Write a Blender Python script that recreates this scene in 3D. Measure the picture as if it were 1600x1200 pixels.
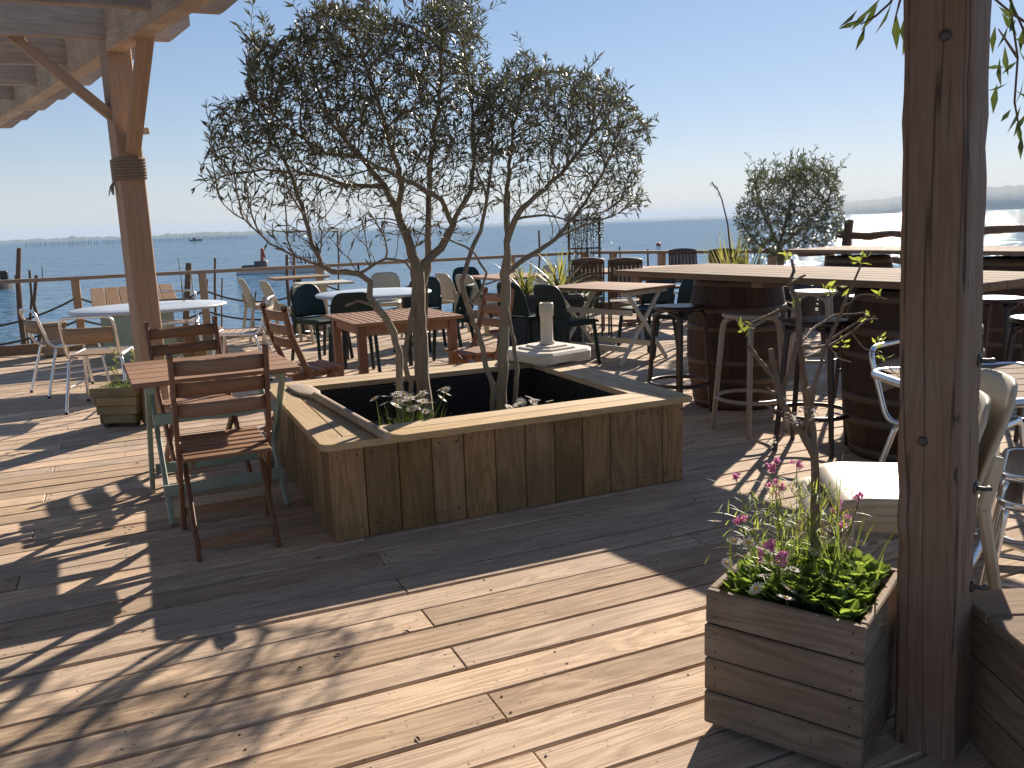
import bpy, math, random
import numpy as np
from mathutils import Vector, Matrix, Euler, Quaternion

for o in list(bpy.data.objects):
    bpy.data.objects.remove(o)
S = bpy.context.scene
COL = S.collection
R = math.radians
rnd = random.Random(7)
nrg = np.random.default_rng(11)

# ------------------------------------------------------------------ camera
F_PX, PITCH, ROLL, YAW, CAM_H = 1315.96, 0.186606, -0.033707, 0.41691, 1.38
_fw = Vector((math.sin(YAW) * math.cos(PITCH), math.cos(YAW) * math.cos(PITCH), -math.sin(PITCH)))
_r0 = Vector((math.cos(YAW), -math.sin(YAW), 0))
_u0 = _r0.cross(_fw)
_rt = _r0 * math.cos(ROLL) + _u0 * math.sin(ROLL)
_up = -_r0 * math.sin(ROLL) + _u0 * math.cos(ROLL)
cam_data = bpy.data.cameras.new('camera')
cam = bpy.data.objects.new('camera', cam_data)
COL.objects.link(cam)
cam_data.sensor_fit = 'HORIZONTAL'
cam_data.sensor_width = 36
cam_data.lens = F_PX * 36 / 1600
cam_data.clip_start = 0.05
cam_data.clip_end = 30000
cam.matrix_world = Matrix(((_rt.x, _up.x, -_fw.x, 0), (_rt.y, _up.y, -_fw.y, 0), (_rt.z, _up.z, -_fw.z, CAM_H), (0, 0, 0, 1)))
S.camera = cam

# ------------------------------------------------------------------ sky, sun, exposure
SUN = Vector((0.74, 0.61, 0.465)).normalized()
SUN_EL = math.asin(SUN.z)
SUN_AZ = math.atan2(SUN.x, SUN.y)          # clockwise from +Y
W = bpy.data.worlds.new('World')
S.world = W
W.use_nodes = True
wn = W.node_tree
wn.nodes.clear()
sky = wn.nodes.new('ShaderNodeTexSky')
sky.sky_type = 'NISHITA'
sky.sun_disc = False
sky.sun_elevation = SUN_EL
sky.sun_rotation = SUN_AZ
sky.altitude = 0
sky.air_density = 1.0
sky.dust_density = 0.05
sky.ozone_density = 4.0
bg = wn.nodes.new('ShaderNodeBackground')
bg.inputs['Strength'].default_value = 0.094
wo = wn.nodes.new('ShaderNodeOutputWorld')
gam = wn.nodes.new('ShaderNodeGamma')             # softer contrast over the whole dome: tone curve that flattens the sun glow
gam.inputs[1].default_value = 0.6
hsv = wn.nodes.new('ShaderNodeHueSaturation')
hsv.inputs['Saturation'].default_value = 1.25
hsv.inputs['Value'].default_value = 1.12
tin = wn.nodes.new('ShaderNodeMix')
tin.data_type = 'RGBA'
tin.blend_type = 'MULTIPLY'
tin.inputs[0].default_value = 1
tin.inputs[7].default_value = (1.11, 1.0, 1.05, 1)
wn.links.new(sky.outputs[0], gam.inputs[0])
wn.links.new(gam.outputs[0], hsv.inputs['Color'])
wn.links.new(hsv.outputs[0], tin.inputs[6])
wn.links.new(tin.outputs[2], bg.inputs[0])
wn.links.new(bg.outputs[0], wo.inputs[0])
sd = bpy.data.lights.new('sun', 'SUN')
sd.energy = 5.0
sd.angle = R(0.55)
sd.color = (1.0, 0.88, 0.74)
sun = bpy.data.objects.new('sun', sd)
COL.objects.link(sun)
sun.rotation_euler = (-SUN).to_track_quat('-Z', 'Y').to_euler()
sun.location = (12, 10, 9)
S.view_settings.view_transform = 'Standard'
S.view_settings.look = 'None'
S.view_settings.exposure = 1.05
S.view_settings.gamma = 1
S.view_settings.use_curve_mapping = False


# ------------------------------------------------------------------ layout helpers (photo measurements -> metres)
def at(px, py, y):
    """point of the place seen at photo pixel px,py that stands at distance y along the deck"""
    d = _fw + _rt * ((px - 800) / F_PX) - _up * ((py - 600) / F_PX)
    t = y / d.y
    return Vector((t * d.x, y, CAM_H + t * d.z))


def atz(px, py, z):
    d = _fw + _rt * ((px - 800) / F_PX) - _up * ((py - 600) / F_PX)
    t = (z - CAM_H) / d.z
    return Vector((t * d.x, t * d.y, z))


# ------------------------------------------------------------------ mesh builder
def frame(a, b, up=Vector((0, 0, 1))):
    z = (b - a).normalized()
    x = up.cross(z)
    if x.length < 1e-4:
        x = Vector((1, 0, 0)).cross(z)
        if x.length < 1e-4:
            x = Vector((0, 1, 0)).cross(z)
    x.normalize()
    y = z.cross(x)
    return x, y, z


class MB:
    def __init__(s):
        s.v, s.f, s.sm, s.mi = [], [], [], []

    def add(s, vs, fs, smooth=False, mi=0):
        n = len(s.v)
        s.v += [tuple(p) for p in vs]
        s.f += [tuple(i + n for i in f) for f in fs]
        s.sm += [smooth] * len(fs)
        s.mi += [mi] * len(fs)
        return s

    def box(s, c, size, rot=None, bev=0.0, mi=0):
        """chamfered box, 26 faces (6 faces without chamfer)"""
        hx, hy, hz = size[0] / 2, size[1] / 2, size[2] / 2
        c = Vector(c)
        M = rot if rot is not None else Matrix.Identity(3)
        if isinstance(M, (int, float)):
            M = Matrix.Rotation(M, 3, 'Z')
        b = min(bev, hx * .8, hy * .8, hz * .8)
        if b <= 0:
            vs = [c + M @ Vector((sx * hx, sy * hy, sz * hz)) for sz in (-1, 1) for sy in (-1, 1) for sx in (-1, 1)]
            return s.add(vs, [(0, 2, 3, 1), (4, 5, 7, 6), (0, 1, 5, 4), (2, 6, 7, 3), (0, 4, 6, 2), (1, 3, 7, 5)], False, mi)
        vs, idx = [], {}
        for sx in (-1, 1):
            for sy in (-1, 1):
                for sz in (-1, 1):
                    for k in range(3):
                        p = [sx * hx, sy * hy, sz * hz]
                        for q in range(3):
                            if q != k:
                                p[q] -= (sx, sy, sz)[q] * b
                        idx[(sx, sy, sz, k)] = len(vs)
                        vs.append(c + M @ Vector(p))
        fs = []
        g = lambda sg, k: idx[(sg[0], sg[1], sg[2], k)]
        for k in range(3):
            a, d = [q for q in range(3) if q != k]
            for sk in (-1, 1):
                q = []
                for sa, sb in ((-1, -1), (1, -1), (1, 1), (-1, 1)):
                    sg = [0, 0, 0]
                    sg[k], sg[a], sg[d] = sk, sa, sb
                    q.append(g(sg, k))
                fs.append(tuple(q))
            # edges parallel to axis k
            for sa in (-1, 1):
                for sb in (-1, 1):
                    def e(sk, face):
                        sg = [0, 0, 0]
                        sg[k], sg[a], sg[d] = sk, sa, sb
                        return g(sg, face)
                    fs.append((e(-1, a), e(1, a), e(1, d), e(-1, d)))
        for sx in (-1, 1):
            for sy in (-1, 1):
                for sz in (-1, 1):
                    fs.append((g((sx, sy, sz), 0), g((sx, sy, sz), 1), g((sx, sy, sz), 2)))
        # consistent outward winding
        out = []
        for f in fs:
            p = [Vector(vs[i]) for i in f]
            nrm = (p[1] - p[0]).cross(p[2] - p[0])
            cen = sum(p, Vector()) / len(p) - c
            out.append(f if nrm.dot(cen) > 0 else tuple(reversed(f)))
        return s.add(vs, out, False, mi)

    def bar(s, a, b, w, h, up=(0, 0, 1), bev=0.004, mi=0):
        """straight timber from a to b, w across, h along 'up'"""
        a, b = Vector(a), Vector(b)
        x, y, z = frame(a, b, Vector(up))
        M = Matrix((x, y, z)).transposed()
        return s.box((a + b) / 2, (w, h, (b - a).length), M, bev, mi)

    def tube(s, pts, rad, n=8, caps=True, smooth=True, mi=0):
        pts = [Vector(p) for p in pts]
        m = len(pts)
        if not isinstance(rad, (list, tuple)):
            rad = [rad] * m
        vs = []
        px = None
        for i, p in enumerate(pts):
            t = (pts[min(i + 1, m - 1)] - pts[max(i - 1, 0)])
            if t.length < 1e-9:
                t = Vector((0, 0, 1))
            t.normalize()
            if px is None:
                px = Vector((0, 0, 1)).cross(t) if abs(t.z) < .9 else Vector((1, 0, 0)).cross(t)
            px = px - t * px.dot(t)
            if px.length < 1e-6:
                px = Vector((0, 1, 0)).cross(t)
            px.normalize()
            py = t.cross(px)
            for k in range(n):
                an = 2 * math.pi * k / n
                vs.append(p + (px * math.cos(an) + py * math.sin(an)) * rad[i])
        fs = []
        for i in range(m - 1):
            for k in range(n):
                k2 = (k + 1) % n
                fs.append((i * n + k, i * n + k2, (i + 1) * n + k2, (i + 1) * n + k))
        s.add(vs, fs, smooth, mi)
        if caps:
            s.add(vs[:n], [tuple(reversed(range(n)))], False, mi)
            s.add(vs[-n:], [tuple(range(n))], False, mi)
        return s

    def lathe(s, prof, n=24, c=(0, 0, 0), smooth=True, mi=0, sx=1, sy=1):
        vs, fs = [], []
        for r, z in prof:
            for k in range(n):
                an = 2 * math.pi * k / n
                vs.append((c[0] + r * math.cos(an) * sx, c[1] + r * math.sin(an) * sy, c[2] + z))
        for i in range(len(prof) - 1):
            for k in range(n):
                k2 = (k + 1) % n
                fs.append((i * n + k, i * n + k2, (i + 1) * n + k2, (i + 1) * n + k))
        fs.append(tuple(reversed(range(n))))
        fs.append(tuple(range((len(prof) - 1) * n, len(prof) * n)))
        return s.add(vs, fs, smooth, mi)

    def prism(s, poly, z0, z1, bev=0.0, mi=0):
        n = len(poly)
        if bev:
            cx = sum(p[0] for p in poly) / n
            cy = sum(p[1] for p in poly) / n
            ins = []
            for p in poly:
                d = Vector((cx - p[0], cy - p[1]))
                d = d.normalized() * bev * 1.3 if d.length > 0 else d
                ins.append((p[0] + d.x, p[1] + d.y))
            rings = [[(x, y, z0) for x, y in poly], [(x, y, z1 - bev) for x, y in poly], [(x, y, z1) for x, y in ins]]
        else:
            rings = [[(x, y, z0) for x, y in poly], [(x, y, z1) for x, y in poly]]
        vs = [p for r_ in rings for p in r_]
        fs = [tuple(reversed(range(n))), tuple(range((len(rings) - 1) * n, len(rings) * n))]
        for q in range(len(rings) - 1):
            for k in range(n):
                fs.append((q * n + k, q * n + (k + 1) % n, (q + 1) * n + (k + 1) % n, (q + 1) * n + k))
        return s.add(vs, fs, False, mi)

    def shell(s, fn, nu, nv, th, mi=0):
        """grid fn(u,v)->point, u in -1..1, v in 0..1, given thickness along its normal"""
        P = [[Vector(fn(-1 + 2 * i / nu, j / nv)) for i in range(nu + 1)] for j in range(nv + 1)]
        N = [[None] * (nu + 1) for _ in range(nv + 1)]
        for j in range(nv + 1):
            for i in range(nu + 1):
                du = P[j][min(i + 1, nu)] - P[j][max(i - 1, 0)]
                dv = P[min(j + 1, nv)][i] - P[max(j - 1, 0)][i]
                nn = du.cross(dv)
                N[j][i] = nn.normalized() if nn.length > 1e-12 else Vector((0, 0, 1))
        w = nu + 1
        a = [P[j][i] + N[j][i] * th / 2 for j in range(nv + 1) for i in range(nu + 1)]
        b = [P[j][i] - N[j][i] * th / 2 for j in range(nv + 1) for i in range(nu + 1)]
        k = len(a)
        fs = []
        for j in range(nv):
            for i in range(nu):
                q = (j * w + i, j * w + i + 1, (j + 1) * w + i + 1, (j + 1) * w + i)
                fs.append(q)
                fs.append(tuple(x + k for x in reversed(q)))
        rim = [i for i in range(w)] + [j * w + nu for j in range(1, nv + 1)] + [nv * w + i for i in range(nu - 1, -1, -1)] + [j * w for j in range(nv - 1, 0, -1)]
        for q in range(len(rim)):
            i0, i1 = rim[q], rim[(q + 1) % len(rim)]
            fs.append((i1, i0, i0 + k, i1 + k))
        return s.add(a + b, fs, True, mi)

    def mesh(s, name, mat):
        me = bpy.data.meshes.new(name)
        me.from_pydata(s.v, [], s.f)
        mats = mat if isinstance(mat, (list, tuple)) else [mat]
        for m in mats:
            me.materials.append(m)
        me.polygons.foreach_set('use_smooth', s.sm)
        me.polygons.foreach_set('material_index', s.mi)
        me.update()
        return me

    def build(s, name, mat, parent=None, loc=None, rot=None):
        return link(name, s.mesh(name, mat), parent, loc, rot)


def link(name, data, parent=None, loc=None, rot=None):
    o = bpy.data.objects.new(name, data)
    COL.objects.link(o)
    if parent is not None:
        o.parent = parent
    if loc is not None:
        o.location = loc
    if rot is not None:
        o.rotation_euler = rot if not isinstance(rot, (int, float)) else (0, 0, rot)
    return o


def tag(o, label=None, cat=None, group=None, kind=None):
    if label:
        o['label'] = label
    if cat:
        o['category'] = cat
    if group:
        o['group'] = group
    if kind:
        o['kind'] = kind
    return o


def thing(name, label, cat, loc=(0, 0, 0), rz=0, group=None):
    o = link(name, None, None, loc, (0, 0, rz))
    o.empty_display_size = .2
    return tag(o, label, cat, group)


def dup(root, loc, rz, label):
    kids = {}
    for o in list(COL.objects):
        if o.parent is not None:
            kids.setdefault(o.parent.name, []).append(o)
    r = root.copy()
    COL.objects.link(r)
    r.location = loc
    r.rotation_euler = (0, 0, rz)
    r['label'] = label
    for c in kids.get(root.name, []):
        k = c.copy()
        COL.objects.link(k)
        k.parent = r
        for g in kids.get(c.name, []):
            q = g.copy()
            COL.objects.link(q)
            q.parent = k
    return r


class Family:
    """first placement uses the prototype itself, later ones copy it with its parts"""
    def __init__(s, maker):
        s.maker, s.proto = maker, None

    def put(s, x, y, rz, label, z=0.0):
        if s.proto is None:
            s.proto = s.maker()
            s.proto.location = (x, y, z)
            s.proto.rotation_euler = (0, 0, rz)
            s.proto['label'] = label
            return s.proto
        return dup(s.proto, (x, y, z), rz, label)


# ------------------------------------------------------------------ materials
class NT:
    def __init__(s, name):
        s.m = bpy.data.materials.new(name)
        s.m.use_nodes = True
        s.t = s.m.node_tree
        s.t.nodes.clear()
        s.out = s.t.nodes.new('ShaderNodeOutputMaterial')

    def n(s, kind, **kw):
        nd = s.t.nodes.new('ShaderNode' + kind)
        for k, v in kw.items():
            setattr(nd, k, v)
        return nd

    def l(s, a, b):
        s.t.links.new(a, b)

    def val(s, sock, v):
        if hasattr(v, 'is_output') or hasattr(v, 'links'):
            s.l(v, sock)
        else:
            sock.default_value = v

    def math(s, op, a, b=None, clamp=False):
        nd = s.n('Math', operation=op, use_clamp=clamp)
        s.val(nd.inputs[0], a)
        if b is not None:
            s.val(nd.inputs[1], b)
        return nd.outputs[0]

    def mix(s, f, a, b, mode='MIX'):
        nd = s.n('Mix', data_type='RGBA', blend_type=mode)
        s.val(nd.inputs[0], f)
        s.val(nd.inputs[6], a)
        s.val(nd.inputs[7], b)
        return nd.outputs[2]

    def ramp(s, f, stops):
        nd = s.n('ValToRGB')
        e = nd.color_ramp.elements
        while len(e) < len(stops):
            e.new(.5)
        for q, (p, c) in zip(e, stops):
            q.position = p
            q.color = (c[0], c[1], c[2], 1) if not isinstance(c, (int, float)) else (c, c, c, 1)
        s.l(f, nd.inputs[0])
        return nd.outputs[0]

    def noise(s, vec, scale, detail=4, rough=.6, dist=0.0):
        nd = s.n('TexNoise')
        nd.inputs['Scale'].default_value = scale
        nd.inputs['Detail'].default_value = detail
        nd.inputs['Roughness'].default_value = rough
        nd.inputs['Distortion'].default_value = dist
        if vec is not None:
            s.l(vec, nd.inputs['Vector'])
        return nd.outputs[0]

    def mapping(s, vec, scale=(1, 1, 1), loc=None):
        nd = s.n('Mapping')
        s.l(vec, nd.inputs[0])
        nd.inputs['Scale'].default_value = scale
        if loc is not None:
            s.val(nd.inputs['Location'], loc)
        return nd.outputs[0]

    def coord(s):
        """object coordinates, shifted by a random amount for each object and each piece"""
        tc = s.n('TexCoord')
        oi = s.n('ObjectInfo')
        ge = s.n('NewGeometry')
        r = s.math('ADD', s.math('MULTIPLY', oi.outputs['Random'], 37.0), s.math('MULTIPLY', ge.outputs['Random Per Island'], 0.0))
        cb = s.n('CombineXYZ')
        s.l(r, cb.inputs[0])
        s.l(s.math('MULTIPLY', r, 1.7), cb.inputs[1])
        s.l(s.math('MULTIPLY', r, 2.3), cb.inputs[2])
        va = s.n('VectorMath', operation='ADD')
        s.l(tc.outputs['Object'], va.inputs[0])
        s.l(cb.outputs[0], va.inputs[1])
        return va.outputs[0], oi.outputs['Random'], ge.outputs['Random Per Island'], tc.outputs['Object']

    def bump(s, h, strength=.3, dist=.005):
        nd = s.n('Bump')
        nd.inputs['Strength'].default_value = strength
        nd.inputs['Distance'].default_value = dist
        s.l(h, nd.inputs['Height'])
        return nd.outputs[0]

    def bsdf(s, col, rough=.6, metal=0.0, normal=None, spec=.5, **kw):
        b = s.n('BsdfPrincipled')
        s.val(b.inputs['Base Color'], col if not isinstance(col, tuple) else (*col[:3], 1))
        s.val(b.inputs['Roughness'], rough)
        s.val(b.inputs['Metallic'], metal)
        s.val(b.inputs['Specular IOR Level'], spec)
        for k, v in kw.items():
            s.val(b.inputs[k.replace('_', ' ')], v)
        if normal is not None:
            s.l(normal, b.inputs['Normal'])
        return b

    def done(s, b):
        s.l(b.outputs[0], s.out.inputs[0])
        return s.m


def wood(name, dark, light, axis=0, cross=55, along=3.0, rough=.78, var=.22, bump=.35, rings=.35, stain=None, stain_amt=.5, spots=0.0, crack=0.0, spec=.35, bdist=.004):
    t = NT(name)
    v, orand, irand, raw = t.coord()
    sc = [cross] * 3
    sc[axis] = along
    g1 = t.noise(t.mapping(v, sc), 1.0, 6, .7, .4)
    sc2 = [9.0] * 3
    sc2[axis] = .9
    mv = t.mapping(v, sc2)
    g2 = t.noise(mv, 1.0, 3, .55, .8)
    # growth-ring lines: a stretched noise field cut into bands
    band = t.math('FRACT', t.math('MULTIPLY', g2, 9.0))
    band = t.math('ABSOLUTE', t.math('SUBTRACT', band, .5))
    band = t.math('MULTIPLY', band, 2.0)
    f = t.math('ADD', t.math('MULTIPLY', g1, 1.0 - rings), t.math('MULTIPLY', band, rings))
    f = t.math('ADD', t.math('MULTIPLY', t.math('SUBTRACT', f, .5), 1.35), .5, True)
    col = t.mix(f, (*dark, 1), (*light, 1))
    big = t.noise(v, 2.2, 4, .6)
    if stain is not None:
        k = t.ramp(big, [(.42, 0), (.68, stain_amt)])
        col = t.mix(k, col, (*stain, 1))
    if spots > 0:
        sp = t.noise(v, 60, 2, .5)
        k = t.ramp(sp, [(.66, 0), (.74, spots)])
        col = t.mix(k, col, (.05, .035, .025, 1))
    # per piece brightness and hue
    hs = t.n('HueSaturation')
    t.l(col, hs.inputs['Color'])
    mixr = t.math('FRACT', t.math('ADD', orand, irand))
    t.l(t.math('ADD', 1 - var, t.math('MULTIPLY', mixr, 2 * var)), hs.inputs['Value'])
    t.l(t.math('ADD', .9, t.math('MULTIPLY', orand, .2)), hs.inputs['Saturation'])
    col = hs.outputs[0]
    h = t.math('ADD', t.math('MULTIPLY', g1, .7), t.math('MULTIPLY', band, .3))
    if crack > 0:
        scc = [16.0] * 3
        scc[axis] = .35
        cr = t.noise(t.mapping(v, scc), 1.0, 2, .5, .3)
        cr = t.math('ABSOLUTE', t.math('SUBTRACT', cr, .5))
        k = t.ramp(cr, [(0.0, crack), (.012, 0)])
        col = t.mix(k, col, (.02, .014, .01, 1))
        h = t.math('SUBTRACT', h, t.math('MULTIPLY', k, 2.0))
    ro = t.math('ADD', rough - .12, t.math('MULTIPLY', g1, .24))
    return t.done(t.bsdf(col, ro, normal=t.bump(h, bump, bdist), spec=spec))


def plain(name, col, rough=.5, metal=0.0, var=.1, nscale=12, bump=.05, spec=.5, dirt=None, dirt_amt=.4, **kw):
    t = NT(name)
    v, orand, irand, raw = t.coord()
    n1 = t.noise(v, nscale, 4, .6)
    c2 = tuple(min(1, c * (1 + var)) for c in col)
    c1 = tuple(c * (1 - var) for c in col)
    c = t.mix(n1, (*c1, 1), (*c2, 1))
    if dirt is not None:
        k = t.ramp(t.noise(v, 5, 5, .7), [(.48, 0), (.72, dirt_amt)])
        c = t.mix(k, c, (*dirt, 1))
    ro = t.math('ADD', rough - .08, t.math('MULTIPLY', t.noise(v, 30, 3, .6), .16))
    return t.done(t.bsdf(c, ro, metal, t.bump(t.noise(v, 90, 2, .5), bump, .002), spec, **kw))


def leafmat(name, top, under, trans, rough=.45, tamt=.35, var=.35):
    t = NT(name)
    v, orand, irand, raw = t.coord()
    ge = t.n('NewGeometry')
    c = t.mix(ge.outputs['Backfacing'], (*top, 1), (*under, 1))
    hs = t.n('HueSaturation')
    t.l(c, hs.inputs['Color'])
    rr = t.math('FRACT', t.math('ADD', irand, orand))
    t.l(t.math('ADD', 1 - var, t.math('MULTIPLY', rr, 2 * var)), hs.inputs['Value'])
    t.l(t.math('ADD', .48, t.math('MULTIPLY', rr, .035)), hs.inputs['Hue'])
    b = t.bsdf(hs.outputs[0], rough, spec=.4)
    tr = t.n('BsdfTranslucent')
    tr.inputs[0].default_value = (*trans, 1)
    ms = t.n('MixShader')
    ms.inputs[0].default_value = tamt
    t.l(b.outputs[0], ms.inputs[1])
    t.l(tr.outputs[0], ms.inputs[2])
    t.l(ms.outputs[0], t.out.inputs[0])
    return t.m


M = {}
M['deck'] = wood('weathered_deck_board', (.27, .185, .125), (.66, .505, .365), 0, 60, 1.8, .84, .21, .5, .38, stain=(.34, .265, .205), stain_amt=.6, spots=.6, spec=.16)
M['joist'] = wood('dark_joist', (.05, .035, .025), (.11, .08, .055), 1, 40)
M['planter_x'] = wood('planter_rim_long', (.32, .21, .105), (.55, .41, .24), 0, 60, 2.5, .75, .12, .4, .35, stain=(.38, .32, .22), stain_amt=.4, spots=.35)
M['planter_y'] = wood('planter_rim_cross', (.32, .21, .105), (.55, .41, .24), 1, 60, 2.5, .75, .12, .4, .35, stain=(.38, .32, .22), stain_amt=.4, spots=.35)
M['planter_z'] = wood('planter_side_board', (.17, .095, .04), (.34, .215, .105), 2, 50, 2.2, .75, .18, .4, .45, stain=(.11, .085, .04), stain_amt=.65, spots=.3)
M['box_x'] = wood('greyed_box_board', (.13, .085, .055), (.31, .225, .155), 0, 55, 2.5, .8, .16, .5, .35, stain=(.11, .078, .052), stain_amt=.6, spots=.5)
M['smallbox'] = wood('small_planter_board', (.17, .12, .055), (.34, .26, .14), 0, 55, 3, .8, .18, .5, .35, stain=(.10, .10, .05), stain_amt=.5)
M['post'] = wood('weathered_post', (.12, .075, .052), (.31, .22, .165), 2, 95, 1.3, .8, .08, .5, .22, stain=(.21, .10, .055), stain_amt=.75, crack=.8)
M['postl'] = wood('brown_post', (.26, .165, .10), (.42, .29, .195), 2, 60, 1.4, .72, .08, .35, .3, stain=(.33, .20, .12), stain_amt=.4)
M['beam'] = wood('pale_beam', (.34, .22, .125), (.62, .45, .29), 2, 45, 1.6, .75, .12, .35, .35, stain=(.22, .14, .09), stain_amt=.5)
M['rafter'] = wood('greyed_rafter', (.26, .195, .145), (.47, .385, .31), 2, 45, 1.6, .8, .15, .35, .3, stain=(.17, .14, .12), stain_amt=.5)
M['teak'] = wood('brown_stained_wood', (.11, .045, .022), (.25, .12, .065), 2, 60, 3, .5, .2, .25, .25, stain=(.17, .10, .07), stain_amt=.45, spec=.5)
M['teak_x'] = wood('brown_table_board', (.15, .07, .035), (.33, .185, .11), 0, 60, 3, .7, .16, .3, .25, stain=(.27, .18, .12), stain_amt=.45, spec=.3)
M['teak_y'] = wood('brown_slat', (.17, .08, .04), (.36, .20, .12), 1, 60, 3, .7, .16, .3, .25, stain=(.27, .18, .12), stain_amt=.45, spec=.3)
M['tan_y'] = wood('tan_lid_board', (.15, .085, .042), (.29, .18, .105), 1, 60, 3, .75, .14, .3, .25, spec=.3)
M['bar'] = wood('bar_plank', (.13, .083, .052), (.27, .19, .13), 0, 60, 2.2, .85, .14, .35, .3, stain=(.19, .14, .10), stain_amt=.5, spec=.15)
M['oldwood'] = wood('silvered_wood', (.18, .12, .075), (.36, .26, .18), 0, 55, 3, .7, .16, .3, .3)
M['teakold'] = wood('dark_weathered_teak', (.075, .048, .035), (.17, .115, .085), 2, 60, 3, .6, .15, .3, .25)
M['stave'] = wood('barrel_stave', (.028, .013, .009), (.075, .04, .026), 2, 55, 2.5, .7, .3, .4, .3, stain=(.05, .03, .02), stain_amt=.6)
M['hoop'] = plain('rusted_hoop', (.12, .09, .07), .65, .35, .3, 20, .3, dirt=(.12, .06, .03), dirt_amt=.7)
M['sage'] = plain('sage_green_paint', (.27, .33, .265), .55, 0, .12, 25, .1, dirt=(.16, .16, .12), dirt_amt=.4)
M['cream_paint'] = plain('cream_paint', (.50, .46, .37), .55, 0, .1, 25, .1, dirt=(.28, .23, .17), dirt_amt=.4)
M['alu'] = plain('brushed_aluminium', (.72, .72, .71), .3, 1.0, .08, 40, .05)
M['beige'] = plain('beige_plastic', (.46, .40, .29), .45, 0, .06, 8, .05, dirt=(.30, .25, .17), dirt_amt=.3)
M['green'] = plain('dark_green_plastic', (.008, .022, .020), .5, 0, .15, 8, .05, spec=.3)
M['brownpl'] = plain('dark_brown_plastic', (.030, .017, .014), .38, 0, .15, 8, .05)
M['greypl'] = plain('taupe_plastic', (.30, .265, .22), .42, 0, .08, 8, .05)
M['whitetop'] = plain('pale_grey_tabletop', (.42, .46, .50), .4, 0, .05, 14, .03, spec=.6)
M['black'] = plain('black_metal', (.016, .016, .018), .4, .3, .1)
M['umbrella'] = plain('grubby_white_plastic', (.62, .56, .46), .5, 0, .08, 10, .15, dirt=(.33, .26, .18), dirt_amt=.5)
M['charcoal'] = plain('charcoal_planter_paint', (.040, .038, .046), .6, 0, .15, 14, .15)
M['soil'] = plain('dark_soil', (.028, .019, .013), .95, 0, .5, 40, .8)
M['lining'] = plain('black_lining_mesh', (.022, .022, .026), .55, 0, .3, 40, .3, spec=.4)
M['rope'] = plain('hemp_rope', (.22, .16, .105), .9, 0, .35, 60, .6)
M['darkrope'] = plain('old_dark_rope', (.07, .055, .04), .9, 0, .35, 60, .6)
M['bark'] = wood('olive_bark', (.15, .11, .072), (.34, .265, .185), 2, 75, 16, .9, .1, 1.0, .25, stain=(.25, .235, .17), stain_amt=.7, spots=.5, bdist=.012)
M['youngbark'] = wood('grey_brown_bark', (.10, .07, .048), (.26, .19, .135), 2, 90, 25, .9, .1, 1.0, .25, spots=.5, bdist=.008)
M['stake'] = wood('driftwood_stake', (.07, .045, .03), (.17, .115, .08), 2, 40, 5, .85, .2, .6, .2)
M['olive'] = leafmat('olive_leaf', (.034, .042, .027), (.145, .15, .12), (.13, .135, .065), .38, .22)
M['shrub'] = leafmat('shrub_leaf', (.028, .042, .022), (.10, .11, .075), (.12, .14, .045), .45, .22)
M['lime'] = leafmat('young_lime_leaf', (.15, .21, .05), (.20, .25, .08), (.42, .47, .07), .45, .5)
M['rosette'] = leafmat('rosette_leaf', (.075, .13, .035), (.11, .16, .06), (.34, .47, .07), .55, .48, .5)
M['grass'] = leafmat('grass_blade', (.07, .11, .035), (.09, .13, .05), (.25, .33, .06), .5, .4)
M['strap'] = leafmat('strap_leaf', (.10, .12, .035), (.12, .14, .05), (.42, .40, .10), .45, .4)
M['vine'] = leafmat('vine_leaf', (.025, .042, .015), (.045, .065, .026), (.12, .16, .035), .4, .28)
M['petal'] = leafmat('white_petal', (.72, .70, .66), (.66, .62, .58), (.75, .72, .66), .6, .35, .08)
M['pink'] = leafmat('pink_petal', (.58, .18, .36), (.60, .26, .44), (.80, .34, .56), .6, .4, .3)
M['yellow'] = plain('yellow_disc', (.55, .33, .04), .8, 0, .3, 80, .5)
M['rust'] = plain('bolt_steel', (.10, .085, .075), .5, .8, .3, 60, .3)
M['redcrane'] = plain('red_crane_paint', (.32, .035, .03), .5, 0, .2)
M['hullwhite'] = plain('boat_hull_pale', (.50, .48, .44), .55, 0, .1)
M['hulldark'] = plain('boat_hull_dark', (.05, .05, .055), .5, 0, .2)
M['screw'] = plain('screw_head', (.05, .04, .035), .5, .5, .3)


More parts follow.
